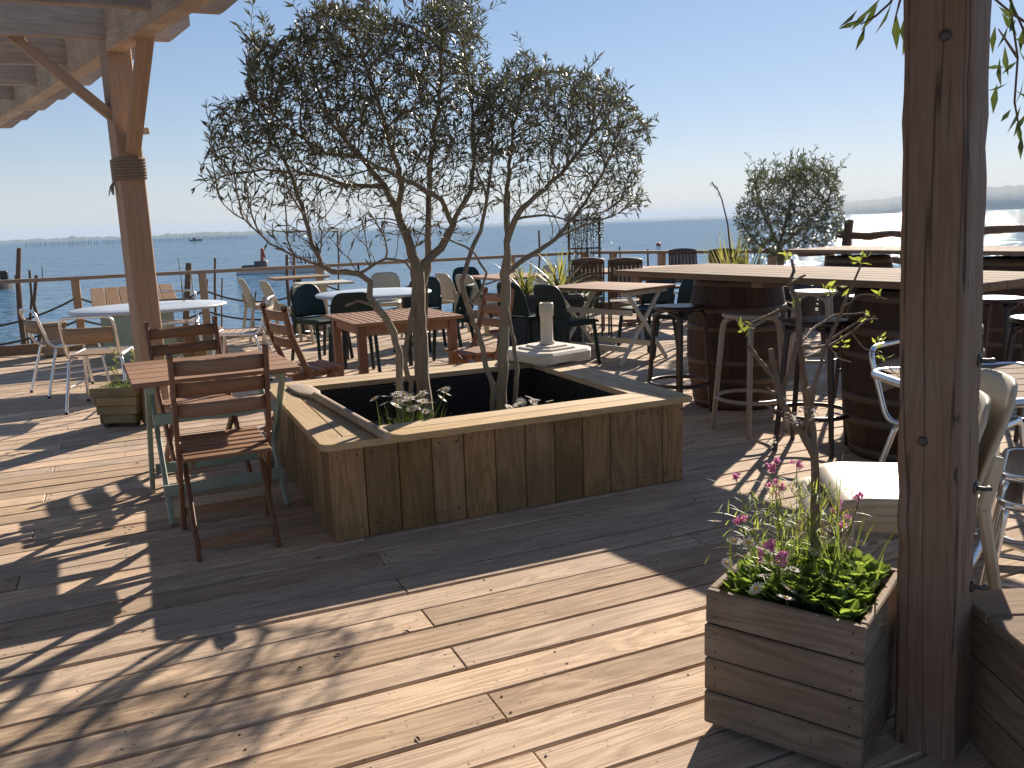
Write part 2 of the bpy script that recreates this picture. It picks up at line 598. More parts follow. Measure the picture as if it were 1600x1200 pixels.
def water_mat():
    """wind chop: wave slopes read straight from noise fields, so distant water keeps its facets"""
    t = NT('lagoon_water')
    tc = t.n('TexCoord')
    v = tc.outputs['Object']
    acc = None
    for (sx, sy, amp, det) in ((.16, .34, .30, 2), (.8, 1.7, .9, 3), (3.6, 6.0, 1.3, 3)):
        nd = t.n('TexNoise')
        nd.inputs['Scale'].default_value = 1.0
        nd.inputs['Detail'].default_value = det
        nd.inputs['Roughness'].default_value = .6
        nd.inputs['Distortion'].default_value = .3
        t.l(t.mapping(v, (sx, sy, 1)), nd.inputs['Vector'])
        sub = t.n('VectorMath', operation='SUBTRACT')
        t.l(nd.outputs['Color'], sub.inputs[0])
        sub.inputs[1].default_value = (.5, .5, .5)
        mul = t.n('VectorMath', operation='MULTIPLY')
        t.l(sub.outputs[0], mul.inputs[0])
        mul.inputs[1].default_value = (amp * 1.0, amp * 1.2, 0)
        if acc is None:
            acc = mul.outputs[0]
        else:
            ad = t.n('VectorMath', operation='ADD')
            t.l(acc, ad.inputs[0])
            t.l(mul.outputs[0], ad.inputs[1])
            acc = ad.outputs[0]
    ad = t.n('VectorMath', operation='ADD')
    t.l(acc, ad.inputs[0])
    ad.inputs[1].default_value = (0, 0, 1)
    nm = t.n('VectorMath', operation='NORMALIZE')
    t.l(ad.outputs[0], nm.inputs[0])
    col = t.mix(t.noise(t.mapping(v, (.02, .05, 1)), 1.0, 3, .5), (.042, .105, .175, 1), (.060, .130, .200, 1))
    # a rough sea reflects far less at grazing angles than a flat mirror: body colour plus a fixed share of gloss
    df = t.n('BsdfDiffuse')
    t.l(col, df.inputs[0])
    gl = t.n('BsdfGlossy')
    gl.inputs['Color'].default_value = (.95, .98, 1, 1)
    gl.inputs['Roughness'].default_value = .05
    t.l(nm.outputs[0], gl.inputs['Normal'])
    ms = t.n('MixShader')
    ms.inputs[0].default_value = .40
    t.l(df.outputs[0], ms.inputs[1])
    t.l(gl.outputs[0], ms.inputs[2])
    t.l(ms.outputs[0], t.out.inputs[0])
    return t.m


M['water'] = water_mat()
M['land'] = plain('far_land', (.075, .085, .05), .95, 0, .3, .02, .0)

# ================================================================== SETTING
# ------------------------------------------------------------------ water, far shores
WZ = -1.8
mb = MB()
mb.add([(-9000, -300, 0), (12000, -300, 0), (12000, 12000, 0), (-9000, 12000, 0)], [(0, 1, 2, 3)])
tag(mb.build('water', M['water'], None, (0, 0, WZ)), kind='structure')


rs2 = random.Random(5)


def shore(name, h0, h1, dist, prof, depth=500):
    """low far land: headings h0..h1 (deg right of +Y), skyline heights from prof(t)"""
    n = 420
    vs, fs = [], []
    for i in range(n + 1):
        t = i / n
        a = R(h0 + (h1 - h0) * t)
        zt = prof(t)
        d = dist(t)
        for dd, z in ((0, -.5), (depth * .06, zt * .35 + rs2.uniform(-1, 1) * zt * .015), (depth * .2, zt * .7 + rs2.uniform(-1, 1) * zt * .015), (depth * .4, zt * (1 + rs2.uniform(-.015, .015)))):
            vs.append((math.sin(a) * (d + dd), math.cos(a) * (d + dd), WZ + z))
    for i in range(n):
        for k in range(3):
            fs.append((i * 4 + k, (i + 1) * 4 + k, (i + 1) * 4 + k + 1, i * 4 + k + 1))
    m_ = MB()
    m_.add(vs, fs, True)
    return tag(m_.build(name, M['land']), kind='structure')


rs = random.Random(3)
bump_l = [rs.random() for _ in range(400)]


def rough_line(t, k, seed=0):
    x = t * k
    i = int(x)
    f = x - i
    return bump_l[(i + seed) % 400] * (1 - f) + bump_l[(i + 1 + seed) % 400] * f


shore('far_shore', -20, 14, lambda t: 4200 - 700 * t, lambda t: 5 + 8 * rough_line(t, 14) * (0.3 + .7 * min(1, max(0, (t - .38) * 5))) + 7 * rough_line(t, 120, 50) ** 2 + 5 * rough_line(t, 330, 150))
shore('far_shore', 8, 48, lambda t: 6500, lambda t: 10 + 12 * rough_line(t, 12, 90) + 9 * rough_line(t, 150, 20), 900)
shore('wooded_hill', 41.5, 66, lambda t: 3600, lambda t: 14 + 80 * min(1, t * 2.2) ** .8 * (.85 + .15 * rough_line(t, 12, 130)) + 5 * rough_line(t, 110, 10), 900)


# thin sea haze over the whole lagoon
hb = MB()
hb.box((1500, 5850, 54), (21600, 12700, 115))
hz = tag(hb.build('haze', None), kind='stuff')
hm = bpy.data.materials.new('sea_haze')
hm.use_nodes = True
hm.node_tree.nodes.clear()
pv = hm.node_tree.nodes.new('ShaderNodeVolumePrincipled')
pv.inputs['Color'].default_value = (.58, .77, 1.0, 1)
pv.inputs['Density'].default_value = 1.4e-4
pv.inputs['Anisotropy'].default_value = 0.0
ho = hm.node_tree.nodes.new('ShaderNodeOutputMaterial')
hm.node_tree.links.new(pv.outputs[0], ho.inputs['Volume'])
hz.data.materials.clear()
hz.data.materials.append(hm)

# rows of oyster poles far out on the left
mb = MB()
for i in range(90):
    a = R(-5.5 + .14 * i + rs.uniform(-.03, .03))
    d = 620 + rs.uniform(-25, 25)
    p = Vector((math.sin(a) * d, math.cos(a) * d, WZ))
    mb.bar(p - Vector((0, 0, .5)), p + Vector((rs.uniform(-.2, .2), 0, rs.uniform(1.6, 2.8))), .3, .3, bev=0)
tag(mb.build('oyster_bed_poles', M['stake']), 'rows of tiny poles standing in the water before the far shore', 'poles', kind='stuff')

# ------------------------------------------------------------------ deck
PITCHB = .158
deck = tag(link('deck', None), kind='structure')


def edge_x(y):
    """right-hand limit of the deck at distance y"""
    return 6.75 + (12.1 - y) * .486


jm = MB()
x = -3.4
while x < 12.5:
    jm.bar((x + .02, .35, -.125), (x + .02, 11.9, -.125), .07, .16, bev=0)
    x += .5
jm.build('joists', M['joist'], deck)
bmeshes = {}


def board_mesh(L):
    k = round(L, 2)
    if k not in bmeshes:
        m_ = MB()
        m_.box((0, 0, 0), (L - .004, PITCHB - .0125, .028), None, .003)
        bmeshes[k] = m_.mesh('board', M['deck'])
    return bmeshes[k]


scr = MB()
y = 2.164 - PITCHB * 9.5
row = 0
y_rows = []
while y < 12.0:
    off = .84 if row % 2 == 1 else (2.84 + (.6 if row % 4 == 0 else -.7))
    x0 = off - 8
    while x0 + 4 < -.15 * y - 1.1:
        x0 += 4
    lim = edge_x(y) - .02
    while x0 < min(lim, 1.47 * y + 1.5):
        x1 = min(x0 + 4, lim)
        if x1 - x0 > .15:
            o = link('board', board_mesh(x1 - x0), deck, ((x0 + x1) / 2, y + rnd.uniform(-.0022, .0022), -.014 + rnd.uniform(-.0022, .0015)),
                     (rnd.uniform(-.004, .004), 0, rnd.uniform(-.0005, .0005)))
        # screws by the ends and over every second joist
        xs = [x0 + .03, x1 - .03] + [x0 + k for k in (1.0, 2.0, 3.0)]
        if y < 7:
            for q in xs:
                if q < x1:
                    for s_ in (-.045, .045):
                        scr.lathe([(.0042, 0), (.0035, .0022)], 6, (q + rnd.uniform(-.008, .008), y + s_ + rnd.uniform(-.008, .008), -.001), False)
        x0 += 4
    y += PITCHB
    row += 1
tag(scr.build('screws', M['screw'], deck), kind='stuff')
# kerb boards along the water side
e = MB()
e.box((1.6, 12.03, .035), (10.2, .05, .16), None, .006)
e.build('edge_board', M['oldwood'], deck)
e = MB()
e.bar((6.78, 12.05, .03), (edge_x(4.5) + .03, 4.5, .03), .05, .16)
e.build('edge_board', M['oldwood'], deck)
# fallen bits on the boards: dry leaves
dl = MB()
for i in range(70):
    p = Vector((rnd.uniform(-.5, 3.2), rnd.uniform(1.6, 6.5), .003))
    a = rnd.uniform(0, 6.28)
    L, w = rnd.uniform(.015, .04), rnd.uniform(.003, .008)
    u, v_ = Vector((math.cos(a), math.sin(a), 0)), Vector((-math.sin(a), math.cos(a), 0))
    dl.add([p - u * L / 2, p + v_ * w + Vector((0, 0, .003)), p + u * L / 2, p - v_ * w + Vector((0, 0, .004))], [(0, 1, 2), (0, 2, 3)])
tag(dl.build('fallen_leaves', M['stake']), 'dry fallen leaves scattered over the deck boards', 'leaves', kind='stuff')

# ------------------------------------------------------------------ left pergola: post, beam, rafters, braces, roof boards
PD = Vector((-.276, .961, 0)).normalized()      # along the beam, away from the camera
PE = Vector((PD.y, -PD.x, 0))                   # outward, towards the sun side
PP = Vector((.06, 6.75, 0))
perg = thing('timber_pergola', 'timber pergola roof on a brown post at the upper left', 'pergola', PP, 0)


def pq(d, e_, z):
    return PD * d + PE * e_ + Vector((0, 0, z))


def pbar(name, a, b, w, h, mat, up=(0, 0, 1), bev=.006):
    m_ = MB()
    a, b = Vector(a), Vector(b)
    # build along local Z so that the grain follows the timber
    L = (b - a).length
    m_.box((0, 0, 0), (w, h, L), None, bev)
    o = m_.build(name, mat, perg)
    xx, yy, zz = frame(a, b, Vector(up))
    o.matrix_local = Matrix.Translation((a + b) / 2) @ Matrix((xx, yy, zz)).transposed().to_4x4()
    return o


ang_p = math.atan2(PE.y, PE.x)
m_ = MB()
m_.box((0, 0, 1.46), (.17, .17, 2.92), None, .008)
m_.build('post', M['postl'], perg, (0, 0, 0), ang_p)
BE = -.02
pbar('beam', pq(6.2, BE, 2.77), pq(-7.2, BE, 2.77), .12, .27, M['beam'])
pbar('tie_beam', pq(-.03, -.09, 3.0), pq(-.03, -4.6, 3.0), .11, .17, M['beam'])
pbar('tie_beam', pq(-5.5, -.09, 3.0), pq(-5.5, -4.6, 3.0), .11, .17, M['beam'])
pbar('brace', pq(0, -.04, 2.19), pq(0, -.95, 2.97), .07, .10, M['postl'], (0, 1, 0))
pbar('brace', pq(-.05, .02, 1.95), pq(-.66, .02, 2.72), .07, .10, M['postl'], (1, 0, 0))
pbar('peg', pq(0, .06, 2.12), pq(.0, .17, 2.13), .04, .045, M['rafter'])
raf = [5.6, 4.75, 3.85, 3.0, 2.05, 1.0, -.08, -1.02, -1.95, -2.9, -3.85, -4.8, -5.75, -6.7]
for i, dd in enumerate(raf):
    # rafter with a slanted tail, profile drawn in the (e, z) plane
    z0 = 2.745
    prof = [(-4.8, z0 - .36), (.36, z0), (.50, z0 + .115), (.50, z0 + .20), (-4.8, z0 - .16)]
    hw = .036
    vs = [pq(dd - hw, e_, z) for e_, z in prof] + [pq(dd + hw, e_, z) for e_, z in prof]
    n = len(prof)
    fs = [tuple(range(n)), tuple(reversed(range(n, 2 * n)))] + [(k, k + n, (k + 1) % n + n, (k + 1) % n) for k in range(n)]
    # local frame: origin on the beam, Z along the rafter
    Mx = Matrix((PD, Vector((0, 0, 1)).cross(PE) * 0 + PD.cross(PE) * -1, PE)).transposed().to_4x4()
    Mx = Matrix.Translation(pq(dd, 0, 2.8)) @ Matrix((PD, PE.cross(PD), PE)).transposed().to_4x4()
    inv = Mx.inverted()
    m_ = MB()
    m_.add([inv @ v for v in vs], fs)
    o = m_.build('rafter', M['rafter'], perg)
    o.matrix_local = Mx
for i in range(30):
    # roof boards over the rafters
    e_ = .52 - i * .178
    z = 2.745 + .222 + (e_ - .36) * .0698
    pbar('roof_board', pq(-1.6, e_, z), pq(-7.1, e_, z), .172, .022, M['rafter'])
rp = MB()
pts = []
for k in range(16 * 7 + 1):
    a = 2 * math.pi * k / 16
    c, s_ = math.cos(a), math.sin(a)
    q = .098 / max(abs(c), abs(s_))
    q = min(q, .122)
    pts.append(Vector((c * q, s_ * q, k / 16 * .021)))
rc = thing('rope_lashing', 'coil of hemp rope lashed round the left pergola post', 'rope', PP + Vector((0, 0, 1.78)), ang_p)
rp.tube(pts, .0125, 7)
rp.build('coil', M['rope'], rc)
rp = MB()
for k in range(6):
    a = rnd.uniform(-.5, .5)
    b = Vector((-.115, -.08, .0))
    rp.tube([b, b + Vector((-.02, -.01, -.015)), b + Vector((-.035 + a * .05, -.02, -.05)), b + Vector((-.045 + a * .09, -.03 + a * .02, -.085 - rnd.uniform(0, .03)))], [.009, .007, .005, .003], 5)
rp.build('frayed_end', M['rope'], rc)

# ------------------------------------------------------------------ right-hand near post
npst = thing('near_post', 'thick weathered timber post standing beside the flower box, right foreground', 'post', (1.806, 1.405, 0), 0)
m_ = MB()
rings = []
nr = 42
for k in range(nr + 1):
    z = 2.9 * k / nr
    hx, hy = .069 + rnd.uniform(-.0012, .0012), .073 + rnd.uniform(-.0012, .0012)
    cc = [.008 + rnd.random() ** 3 * .012 for _ in range(4)]
    ring = []
    for q, (sx, sy) in enumerate(((-1, -1), (1, -1), (1, 1), (-1, 1))):
        a_ = (sx * hx, sy * (hy - cc[q]))
        b_ = (sx * (hx - cc[q]), sy * hy)
        ring += [a_, b_] if q % 2 == 0 else [b_, a_]
    rings.append([(x_, y_, z) for x_, y_ in ring])
m_.add([v for r_ in rings for v in r_], [(k * 8 + q, k * 8 + (q + 1) % 8, (k + 1) * 8 + (q + 1) % 8, (k + 1) * 8 + q) for k in range(nr) for q in range(8)] + [tuple(range(nr * 8, nr * 8 + 8)), tuple(reversed(range(8)))])
o = m_.build('timber', M['post'], npst, (0, 0, 0), (R(-1.6), R(-1.64), R(20.5)))
for (ly, z) in ((.012, .835), (-.02, 1.76)):
    k = MB()
    k.lathe([(.012, -.002), (.012, .0035), (.008, .006)], 12)
    k.build('bolt', M['rust'], o, (-.069, ly, z), (0, R(-90), 0))
for z in (1.02, .70, .44):
    k = MB()
    k.tube([(0, 0, 0), (0, 0, .02), (.008, 0, .032), (.016, 0, .025)], .006, 8)
    k.lathe([(.016, -.001), (.016, .004), (.012, .006)], 12)
    k.build('bolt', M['rust'], o, (.045, -.073, z), (R(90), 0, 0))

# ------------------------------------------------------------------ big tree planter
PX0, PY0, PW, PDp, PH = .706, 3.617, 1.885, 1.647, .4644
big = thing('tree_planter', 'large square wooden planter with a wide rim round the olive trees', 'planter', (PX0, PY0, 0))
nb = 12
bw = PW / nb
wid = [1.0] * 11 + [.82]
sc_ = PW / sum(wid)


def zboard(L, th, h):
    m_ = MB()
    m_.box((0, 0, h / 2), (L - .004, th, h), None, .0035)
    return m_.mesh('side_board', M['planter_z'])


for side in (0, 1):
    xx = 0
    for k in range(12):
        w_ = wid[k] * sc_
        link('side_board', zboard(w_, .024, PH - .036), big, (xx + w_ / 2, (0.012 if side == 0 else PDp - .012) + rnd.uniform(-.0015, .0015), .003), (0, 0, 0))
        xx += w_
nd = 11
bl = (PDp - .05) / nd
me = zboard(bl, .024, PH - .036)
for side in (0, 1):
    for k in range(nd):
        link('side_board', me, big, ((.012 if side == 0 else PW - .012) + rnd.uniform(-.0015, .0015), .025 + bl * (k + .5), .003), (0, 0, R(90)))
scw = MB()
xx = 0
for k in range(12):
    w_ = wid[k] * sc_
    for dx in (-.045, .045):
        for z in (.395, .06):
            scw.tube([(xx + w_ / 2 + dx + rnd.uniform(-.008, .008), -.0015, z + rnd.uniform(-.008, .008)), (0, 0, 0)][:1] * 1 + [(xx + w_ / 2 + dx, .001, z)], .0042, 8)
    xx += w_
tag(scw.build('screws', M['rust'], big), kind='stuff')
OV, RW = .034, .118
for ring in (0, 1):
    o0 = -OV + ring * (RW + .004)
    o1 = o0 + RW
    z0, z1 = PH - .032, PH
    A = [(o0, o0), (PW - o0, o0), (PW - o0, PDp - o0), (o0, PDp - o0)]
    B = [(o1, o1), (PW - o1, o1), (PW - o1, PDp - o1), (o1, PDp - o1)]
    for k in range(4):
        p = [A[k], A[(k + 1) % 4], B[(k + 1) % 4], B[k]]
        # small mitre gap, rounded outer corner on the near left
        cx = sum(q[0] for q in p) / 4
        cy = sum(q[1] for q in p) / 4
        q = [(x_ + (.0015 if x_ < cx else -.0015), y_ + (.0015 if y_ < cy else -.0015)) for x_, y_ in p]
        if ring == 0 and k == 0:
            q = [(q[0][0] + .03, q[0][1]), q[1], q[2], q[3], (q[0][0] + .012, q[0][1] + .012)]
        if ring == 0 and k == 3:
            q = [q[0], (q[1][0], q[1][1] + .03), (q[1][0] + .012, q[1][1] + .012), q[2], q[3]]
        m_ = MB()
        m_.prism(q, z0, z1, .003)
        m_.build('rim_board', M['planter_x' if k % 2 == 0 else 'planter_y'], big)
m_ = MB()
li = .205
w_ = .006
for (a, b, c_, d_) in ((li, li, PW - li, li + w_), (li, PDp - li - w_, PW - li, PDp - li), (li, li, li + w_, PDp - li), (PW - li - w_, li, PW - li, PDp - li)):
    m_.box(((a + c_) / 2, (b + d_) / 2, .24), (c_ - a, d_ - b, .37))
m_.build('lining', M['lining'], big)
# plastic dimple mesh standing on the lining (diamond net)
net = MB()
for k in range(-34, 62):
    for sgn in (1, -1):
        x0_ = li + k * .045 if sgn > 0 else li + k * .045
        a = Vector((x0_, PDp - li - .012, .06))
        b = Vector((x0_ + sgn * .34, PDp - li - .012, .42))
        # clip to width
        def clipx(a, b, lo, hi):
            t0, t1 = 0, 1
            d = b.x - a.x
            ta, tb = (lo - a.x) / d, (hi - a.x) / d
            t0, t1 = max(0, min(ta, tb)), min(1, max(ta, tb))
            return None if t1 - t0 < .05 else (a.lerp(b, t0), a.lerp(b, t1))
        r_ = clipx(a, b, li + .01, PW - li - .01)
        if r_:
            net.tube([r_[0], r_[1]], .0028, 4, False)
        r_ = clipx(a, b, li + .01, PDp - li - .01)
        if r_:
            for X in (PW - li - .012,):
                net.tube([(X, r_[0].x, r_[0].z), (X, r_[1].x, r_[1].z)], .0028, 4, False)
tag(net.build('lining_net', M['lining'], big), kind='stuff')
m_ = MB()
gx, gy_ = 24, 22
vs = [(li + (PW - 2 * li) * i / gx, li + (PDp - 2 * li) * j / gy_, .17 + .02 * math.sin(i * 1.3) * math.cos(j * .9) + rnd.uniform(-.008, .008)) for j in range(gy_ + 1) for i in range(gx + 1)]
fs = [(j * (gx + 1) + i, j * (gx + 1) + i + 1, (j + 1) * (gx + 1) + i + 1, (j + 1) * (gx + 1) + i) for j in range(gy_) for i in range(gx)]
m_.add(vs, fs, True)
m_.build('soil', M['soil'], big)
m_ = MB()
for k in range(260):
    p_ = Vector((rnd.uniform(li + .02, PW - li - .02), rnd.uniform(li + .02, PDp - li - .02), .195 + rnd.uniform(0, .012)))
    a = rnd.uniform(0, 6.28)
    u = Vector((math.cos(a), math.sin(a), rnd.uniform(-.2, .3))) * rnd.uniform(.015, .03)
    v_ = Vector((-math.sin(a), math.cos(a), rnd.uniform(-.4, .4))) * rnd.uniform(.004, .008)
    m_.add([p_ - u, p_ + v_, p_ + u, p_ - v_], [(0, 1, 2), (0, 2, 3)])
tag(m_.build('leaf_litter', M['oldwood'], big), kind='stuff')

# ------------------------------------------------------------------ railing
rail = thing('rope_railing', 'wooden railing with sagging ropes along the water edge of the deck', 'railing', (0, 12.06, 0))
RZ = .9
RY = 0.0
m_ = MB()
m_.box((0, 0, 0), (10.3, .10, .045), None, .006)
m_.build('top_rail', M['oldwood'], rail, (1.6, 0, RZ))
rposts = [-3.0, -.66, .86, 2.42, 4.0, 5.4, 6.7]
pm = MB()
pm.box((0, 0, .44), (.095, .095, .88), None, .006)
pme = pm.mesh('post', M['postl'])
for x in rposts:
    link('post', pme, rail, (x, 0, 0))
for a, b in zip(rposts, rposts[1:]):
    for z, sag in ((.66, .24), (.38, .20)):
        m_ = MB()
        m_.tube([(a + (b - a) * t, -.02, z - sag * 4 * t * (1 - t) * (b - a) / 1.8) for t in [k / 14 for k in range(15)]], .014, 6)
        m_.build('rope', M['darkrope'], rail)
rail2 = thing('side_railing', 'wooden railing running back from the trellis corner beside the phormium', 'railing', (6.75, 12.06, 0))
va = Vector((edge_x(12.06) - 6.75, 0, 0))
vb = Vector((edge_x(8.5) - 6.75, 8.5 - 12.06, 0))
m_ = MB()
m_.bar(va + Vector((.02, -.06, RZ)), vb + Vector((0, 0, RZ)), .10, .045, bev=.006)
m_.build('top_rail', M['oldwood'], rail2)
for t in (.12, .34, .56, .78, .98):
    p = va.lerp(vb, t)
    link('post', pme, rail2, p)
for z in (.62, .35):
    for t0 in (.12, .34, .56, .78):
        a, b = va.lerp(vb, t0), va.lerp(vb, t0 + .21)
        m_ = MB()
        m_.tube([a.lerp(b, k / 8) + Vector((0, 0, z - .3 * (k / 8) * (1 - k / 8))) for k in range(9)], .012, 6)
        m_.build('rope', M['darkrope'], rail2)
# rustic log fence further right
logf = thing('rustic_log_fence', 'rustic fence of crooked logs against the sun glitter, behind the far bar table', 'fence', (0, 0, 0))
yy = 8.4
prev = None
k = 0
while yy > 3.2:
    p = Vector((edge_x(yy) + .05, yy, 0))
    h = 1.22 + .06 * math.sin(k * 2.1)
    m_ = MB()
    m_.tube([p + Vector((0, 0, -.4)), p + Vector((.02, 0, .4)), p + Vector((-.01, .02, .9)), p + Vector((.01, 0, h + .08))], [.075, .07, .062, .055], 9)
    m_.build('post', M['stake'], logf)
    if prev is not None:
        for z in (1.1, .72, .45):
            a = prev + Vector((0, 0, z + rnd.uniform(-.05, .05)))
            b = p + Vector((0, 0, z + rnd.uniform(-.05, .08)))
            m_ = MB()
            m_.tube([a + (b - a) * t + Vector((rnd.uniform(-.02, .02), rnd.uniform(-.02, .02), rnd.uniform(-.035, .035))) for t in (-.08, .2, .4, .6, .8, 1.08)], [.045, .05, .042, .047, .04, .035], 8)
            m_.build('rail_log', M['stake'], logf)
    prev = p
    yy -= 1.25
    k += 1

# driftwood stakes standing in the water beyond the railing
stakes = [(30, 388, 35, 10, .055, 'tallest crooked driftwood stake beyond the railing at far left'), (46, 422, 52, 9, .03, 'thin dark stake just right of the tallest crooked stake'),
          (57, 430, 58, 0, .04, 'pale forked stake with a kink near the far left railing'), (24, 430, 50, 20, .028, 'leaning thin stake behind the tallest crooked stake'),
          (295, 411, 290, 0, .075, 'thick round mooring pile left of the middle railing post'), (336, 403, 334, 0, .03, 'dark thin stake right of the mooring pile'),
          (324, 436, 323, 0, .018, 'short thin rod right of the mooring pile'), (347, 435, 346, 0, .02, 'short thin rod left of the first beige chair'),
          (400, 455, 394, 0, .022, 'dark rod between the two beige chairs by the railing'), (448, 398, 462, 0, .045, 'leaning dark stake behind the far high table'),
          (459, 400, 478, 0, .045, 'second leaning stake behind the far high table'), (527, 360, 527, 0, .022, 'tall thin pole seen through the left olive branches'),
          (842, 360, 843, 0, .03, 'thin stake seen through the right olive branches'), (968, 385, 970, 0, .025, 'short stake right of the trellis'), (1012, 389, 1012, 0, .03, 'thin stake before the sparkling water')]
for px_t, py_t, px_b, _, r_, lab in stakes:
    yb = 12.9 + rnd.uniform(-.3, .5) if px_t < 900 else 13.3
    tp = at(px_t, py_t, yb)
    bt = at(px_b, py_t + 130, yb)
    dirv = (bt - tp)
    tlen = (tp.z - WZ + .3) / -dirv.z
    bt = tp + dirv * tlen
    m_ = MB()
    n = 9
    pts = [tp.lerp(bt, i / (n - 1)) - tp.lerp(bt, 1) + Vector((rnd.uniform(-1, 1), rnd.uniform(-1, 1), 0)) * r_ * (1.3 if r_ < .07 else .1) * (1 if 0 < i else 0) for i in range(n)]
    m_.tube(pts, [r_ * (.55 + .45 * i / (n - 1)) * rnd.uniform(.88, 1.1) for i in range(n)], 7)
    o = m_.build('mooring_stake', M['stake'], None, bt)
    tag(o, lab, 'stake', 'stakes in the water')

# dark cabinet end at the very left
cb = thing('dark_cabinet', 'dark cabinet end cut by the left edge of the photo', 'cabinet', (-1.82, 11.4, 0))
m_ = MB()
m_.box((0, 0, .36), (.46, .5, .66), None, .01)
m_.build('body', M['charcoal'], cb)
m_ = MB()
m_.box((0, 0, .72), (.52, .56, .05), None, .008)
m_.build('lid', M['charcoal'], cb)

# boats
def hull(L, w, h, mat, parent, name='hull'):
    n = 10
    vs, fs = [], []
    for i in range(n + 1):
        t = i / n
        x = (t - .5) * L
        ww = w / 2 * (1 - max(0, (t - .62) / .38) ** 2.2 * .97)
        sh = h * (1 + .22 * max(0, (t - .5)) * 2)
        for yy_, z in ((-ww, sh), (-ww * .88, -.25), (ww * .88, -.25), (ww, sh)):
            vs.append((x, yy_, z))
    for i in range(n):
        for k in range(3):
            fs.append((i * 4 + k, i * 4 + k + 1, (i + 1) * 4 + k + 1, (i + 1) * 4 + k))
    fs.append((0, 3, 2, 1))
    m_ = MB()
    m_.add(vs, fs)
    # deck inside
    d = []
    for i in range(n + 1):
        d += [Vector(vs[i * 4]) * Vector((1, .97, 1)) .x and (vs[i * 4][0], vs[i * 4][1] * .97, vs[i * 4][2] - .12), (vs[i * 4 + 3][0], vs[i * 4 + 3][1] * .97, vs[i * 4 + 3][2] - .12)]
    m_.add(d, [(i * 2, i * 2 + 2, i * 2 + 3, i * 2 + 1) for i in range(n)])
    return m_.build(name, mat, parent)


bp = atz(440, 426, WZ)
bg_ = thing('oyster_barge', 'pale flat oyster barge with a red crane anchored on the water', 'boat', bp, R(180 - 20))
hull(7.2, 2.2, .42, M['hullwhite'], bg_)
m_ = MB()
m_.box((1.55, 0, .75), (1.0, .8, .5), None, .06)
m_.box((2.5, .1, .55), (1.1, .8, .3), None, .1)
m_.build('engine_housing', M['hulldark'], bg_)
m_ = MB()
m_.bar((1.5, 0, .5), (1.38, 0, 2.0), .2, .24, bev=.05)
m_.bar((1.38, 0, 2.0), (1.2, 0, 1.2), .12, .14, bev=.04)
m_.build('crane', M['redcrane'], bg_)
m_ = MB()
for i in range(16):
    x = -3.2 + .17 * i
    m_.tube([(x, rs.uniform(-.6, .6), .6), (x + rs.uniform(-.1, .1), rs.uniform(-.6, .6), rs.uniform(1.2, 1.7))], .04, 5)
for z in (.8, 1.15):
    m_.bar((-3.3, .5, z), (-.5, .5, z), .06, .06, bev=0)
m_.build('stacked_poles', M['hulldark'], bg_)
bp = atz(2, 453, WZ)
b2 = thing('work_boat', 'dark work boat with an outboard motor cut by the left edge', 'boat', bp + Vector((-1.2, .6, 0)), R(15))
hull(3.8, 1.6, .55, M['hulldark'], b2)
m_ = MB()
m_.box((-1.2, 0, .95), (.5, .45, .6), None, .08)
m_.tube([(1.2, .3, .5), (1.25, .3, 1.4)], .03, 6)
m_.build('outboard', M['black'], b2, (2.6, 0, .0))
m_ = MB()
m_.bar((-1.85, -.83, .45), (1.0, -.83, .47), .05, .07, bev=.01)
m_.build('rubbing_strake', M['hullwhite'], b2)
bp = atz(306, 376.6, WZ)
b3 = thing('distant_boat', 'tiny dark boat far out near the left shore', 'boat', bp, 0)
hull(7, 2.2, .9, M['hulldark'], b3)
m_ = MB()
m_.box((-.8, 0, 1.4), (2.0, 1.2, 1.1), None, .1)
m_.build('cabin', M['hulldark'], b3)
for px_, py_, lab in ((1029, 384, 'red-brown buoy floating on the sparkling water right of the trellis'),):
    p = atz(px_, py_, WZ)
    m_ = MB()
    m_.lathe([(.05, -.2), (.26, -.1), (.32, .10), (.26, .30), (.06, .40)], 14)
    tag(m_.build('buoy', M['redcrane'], None, p), lab, 'buoy')

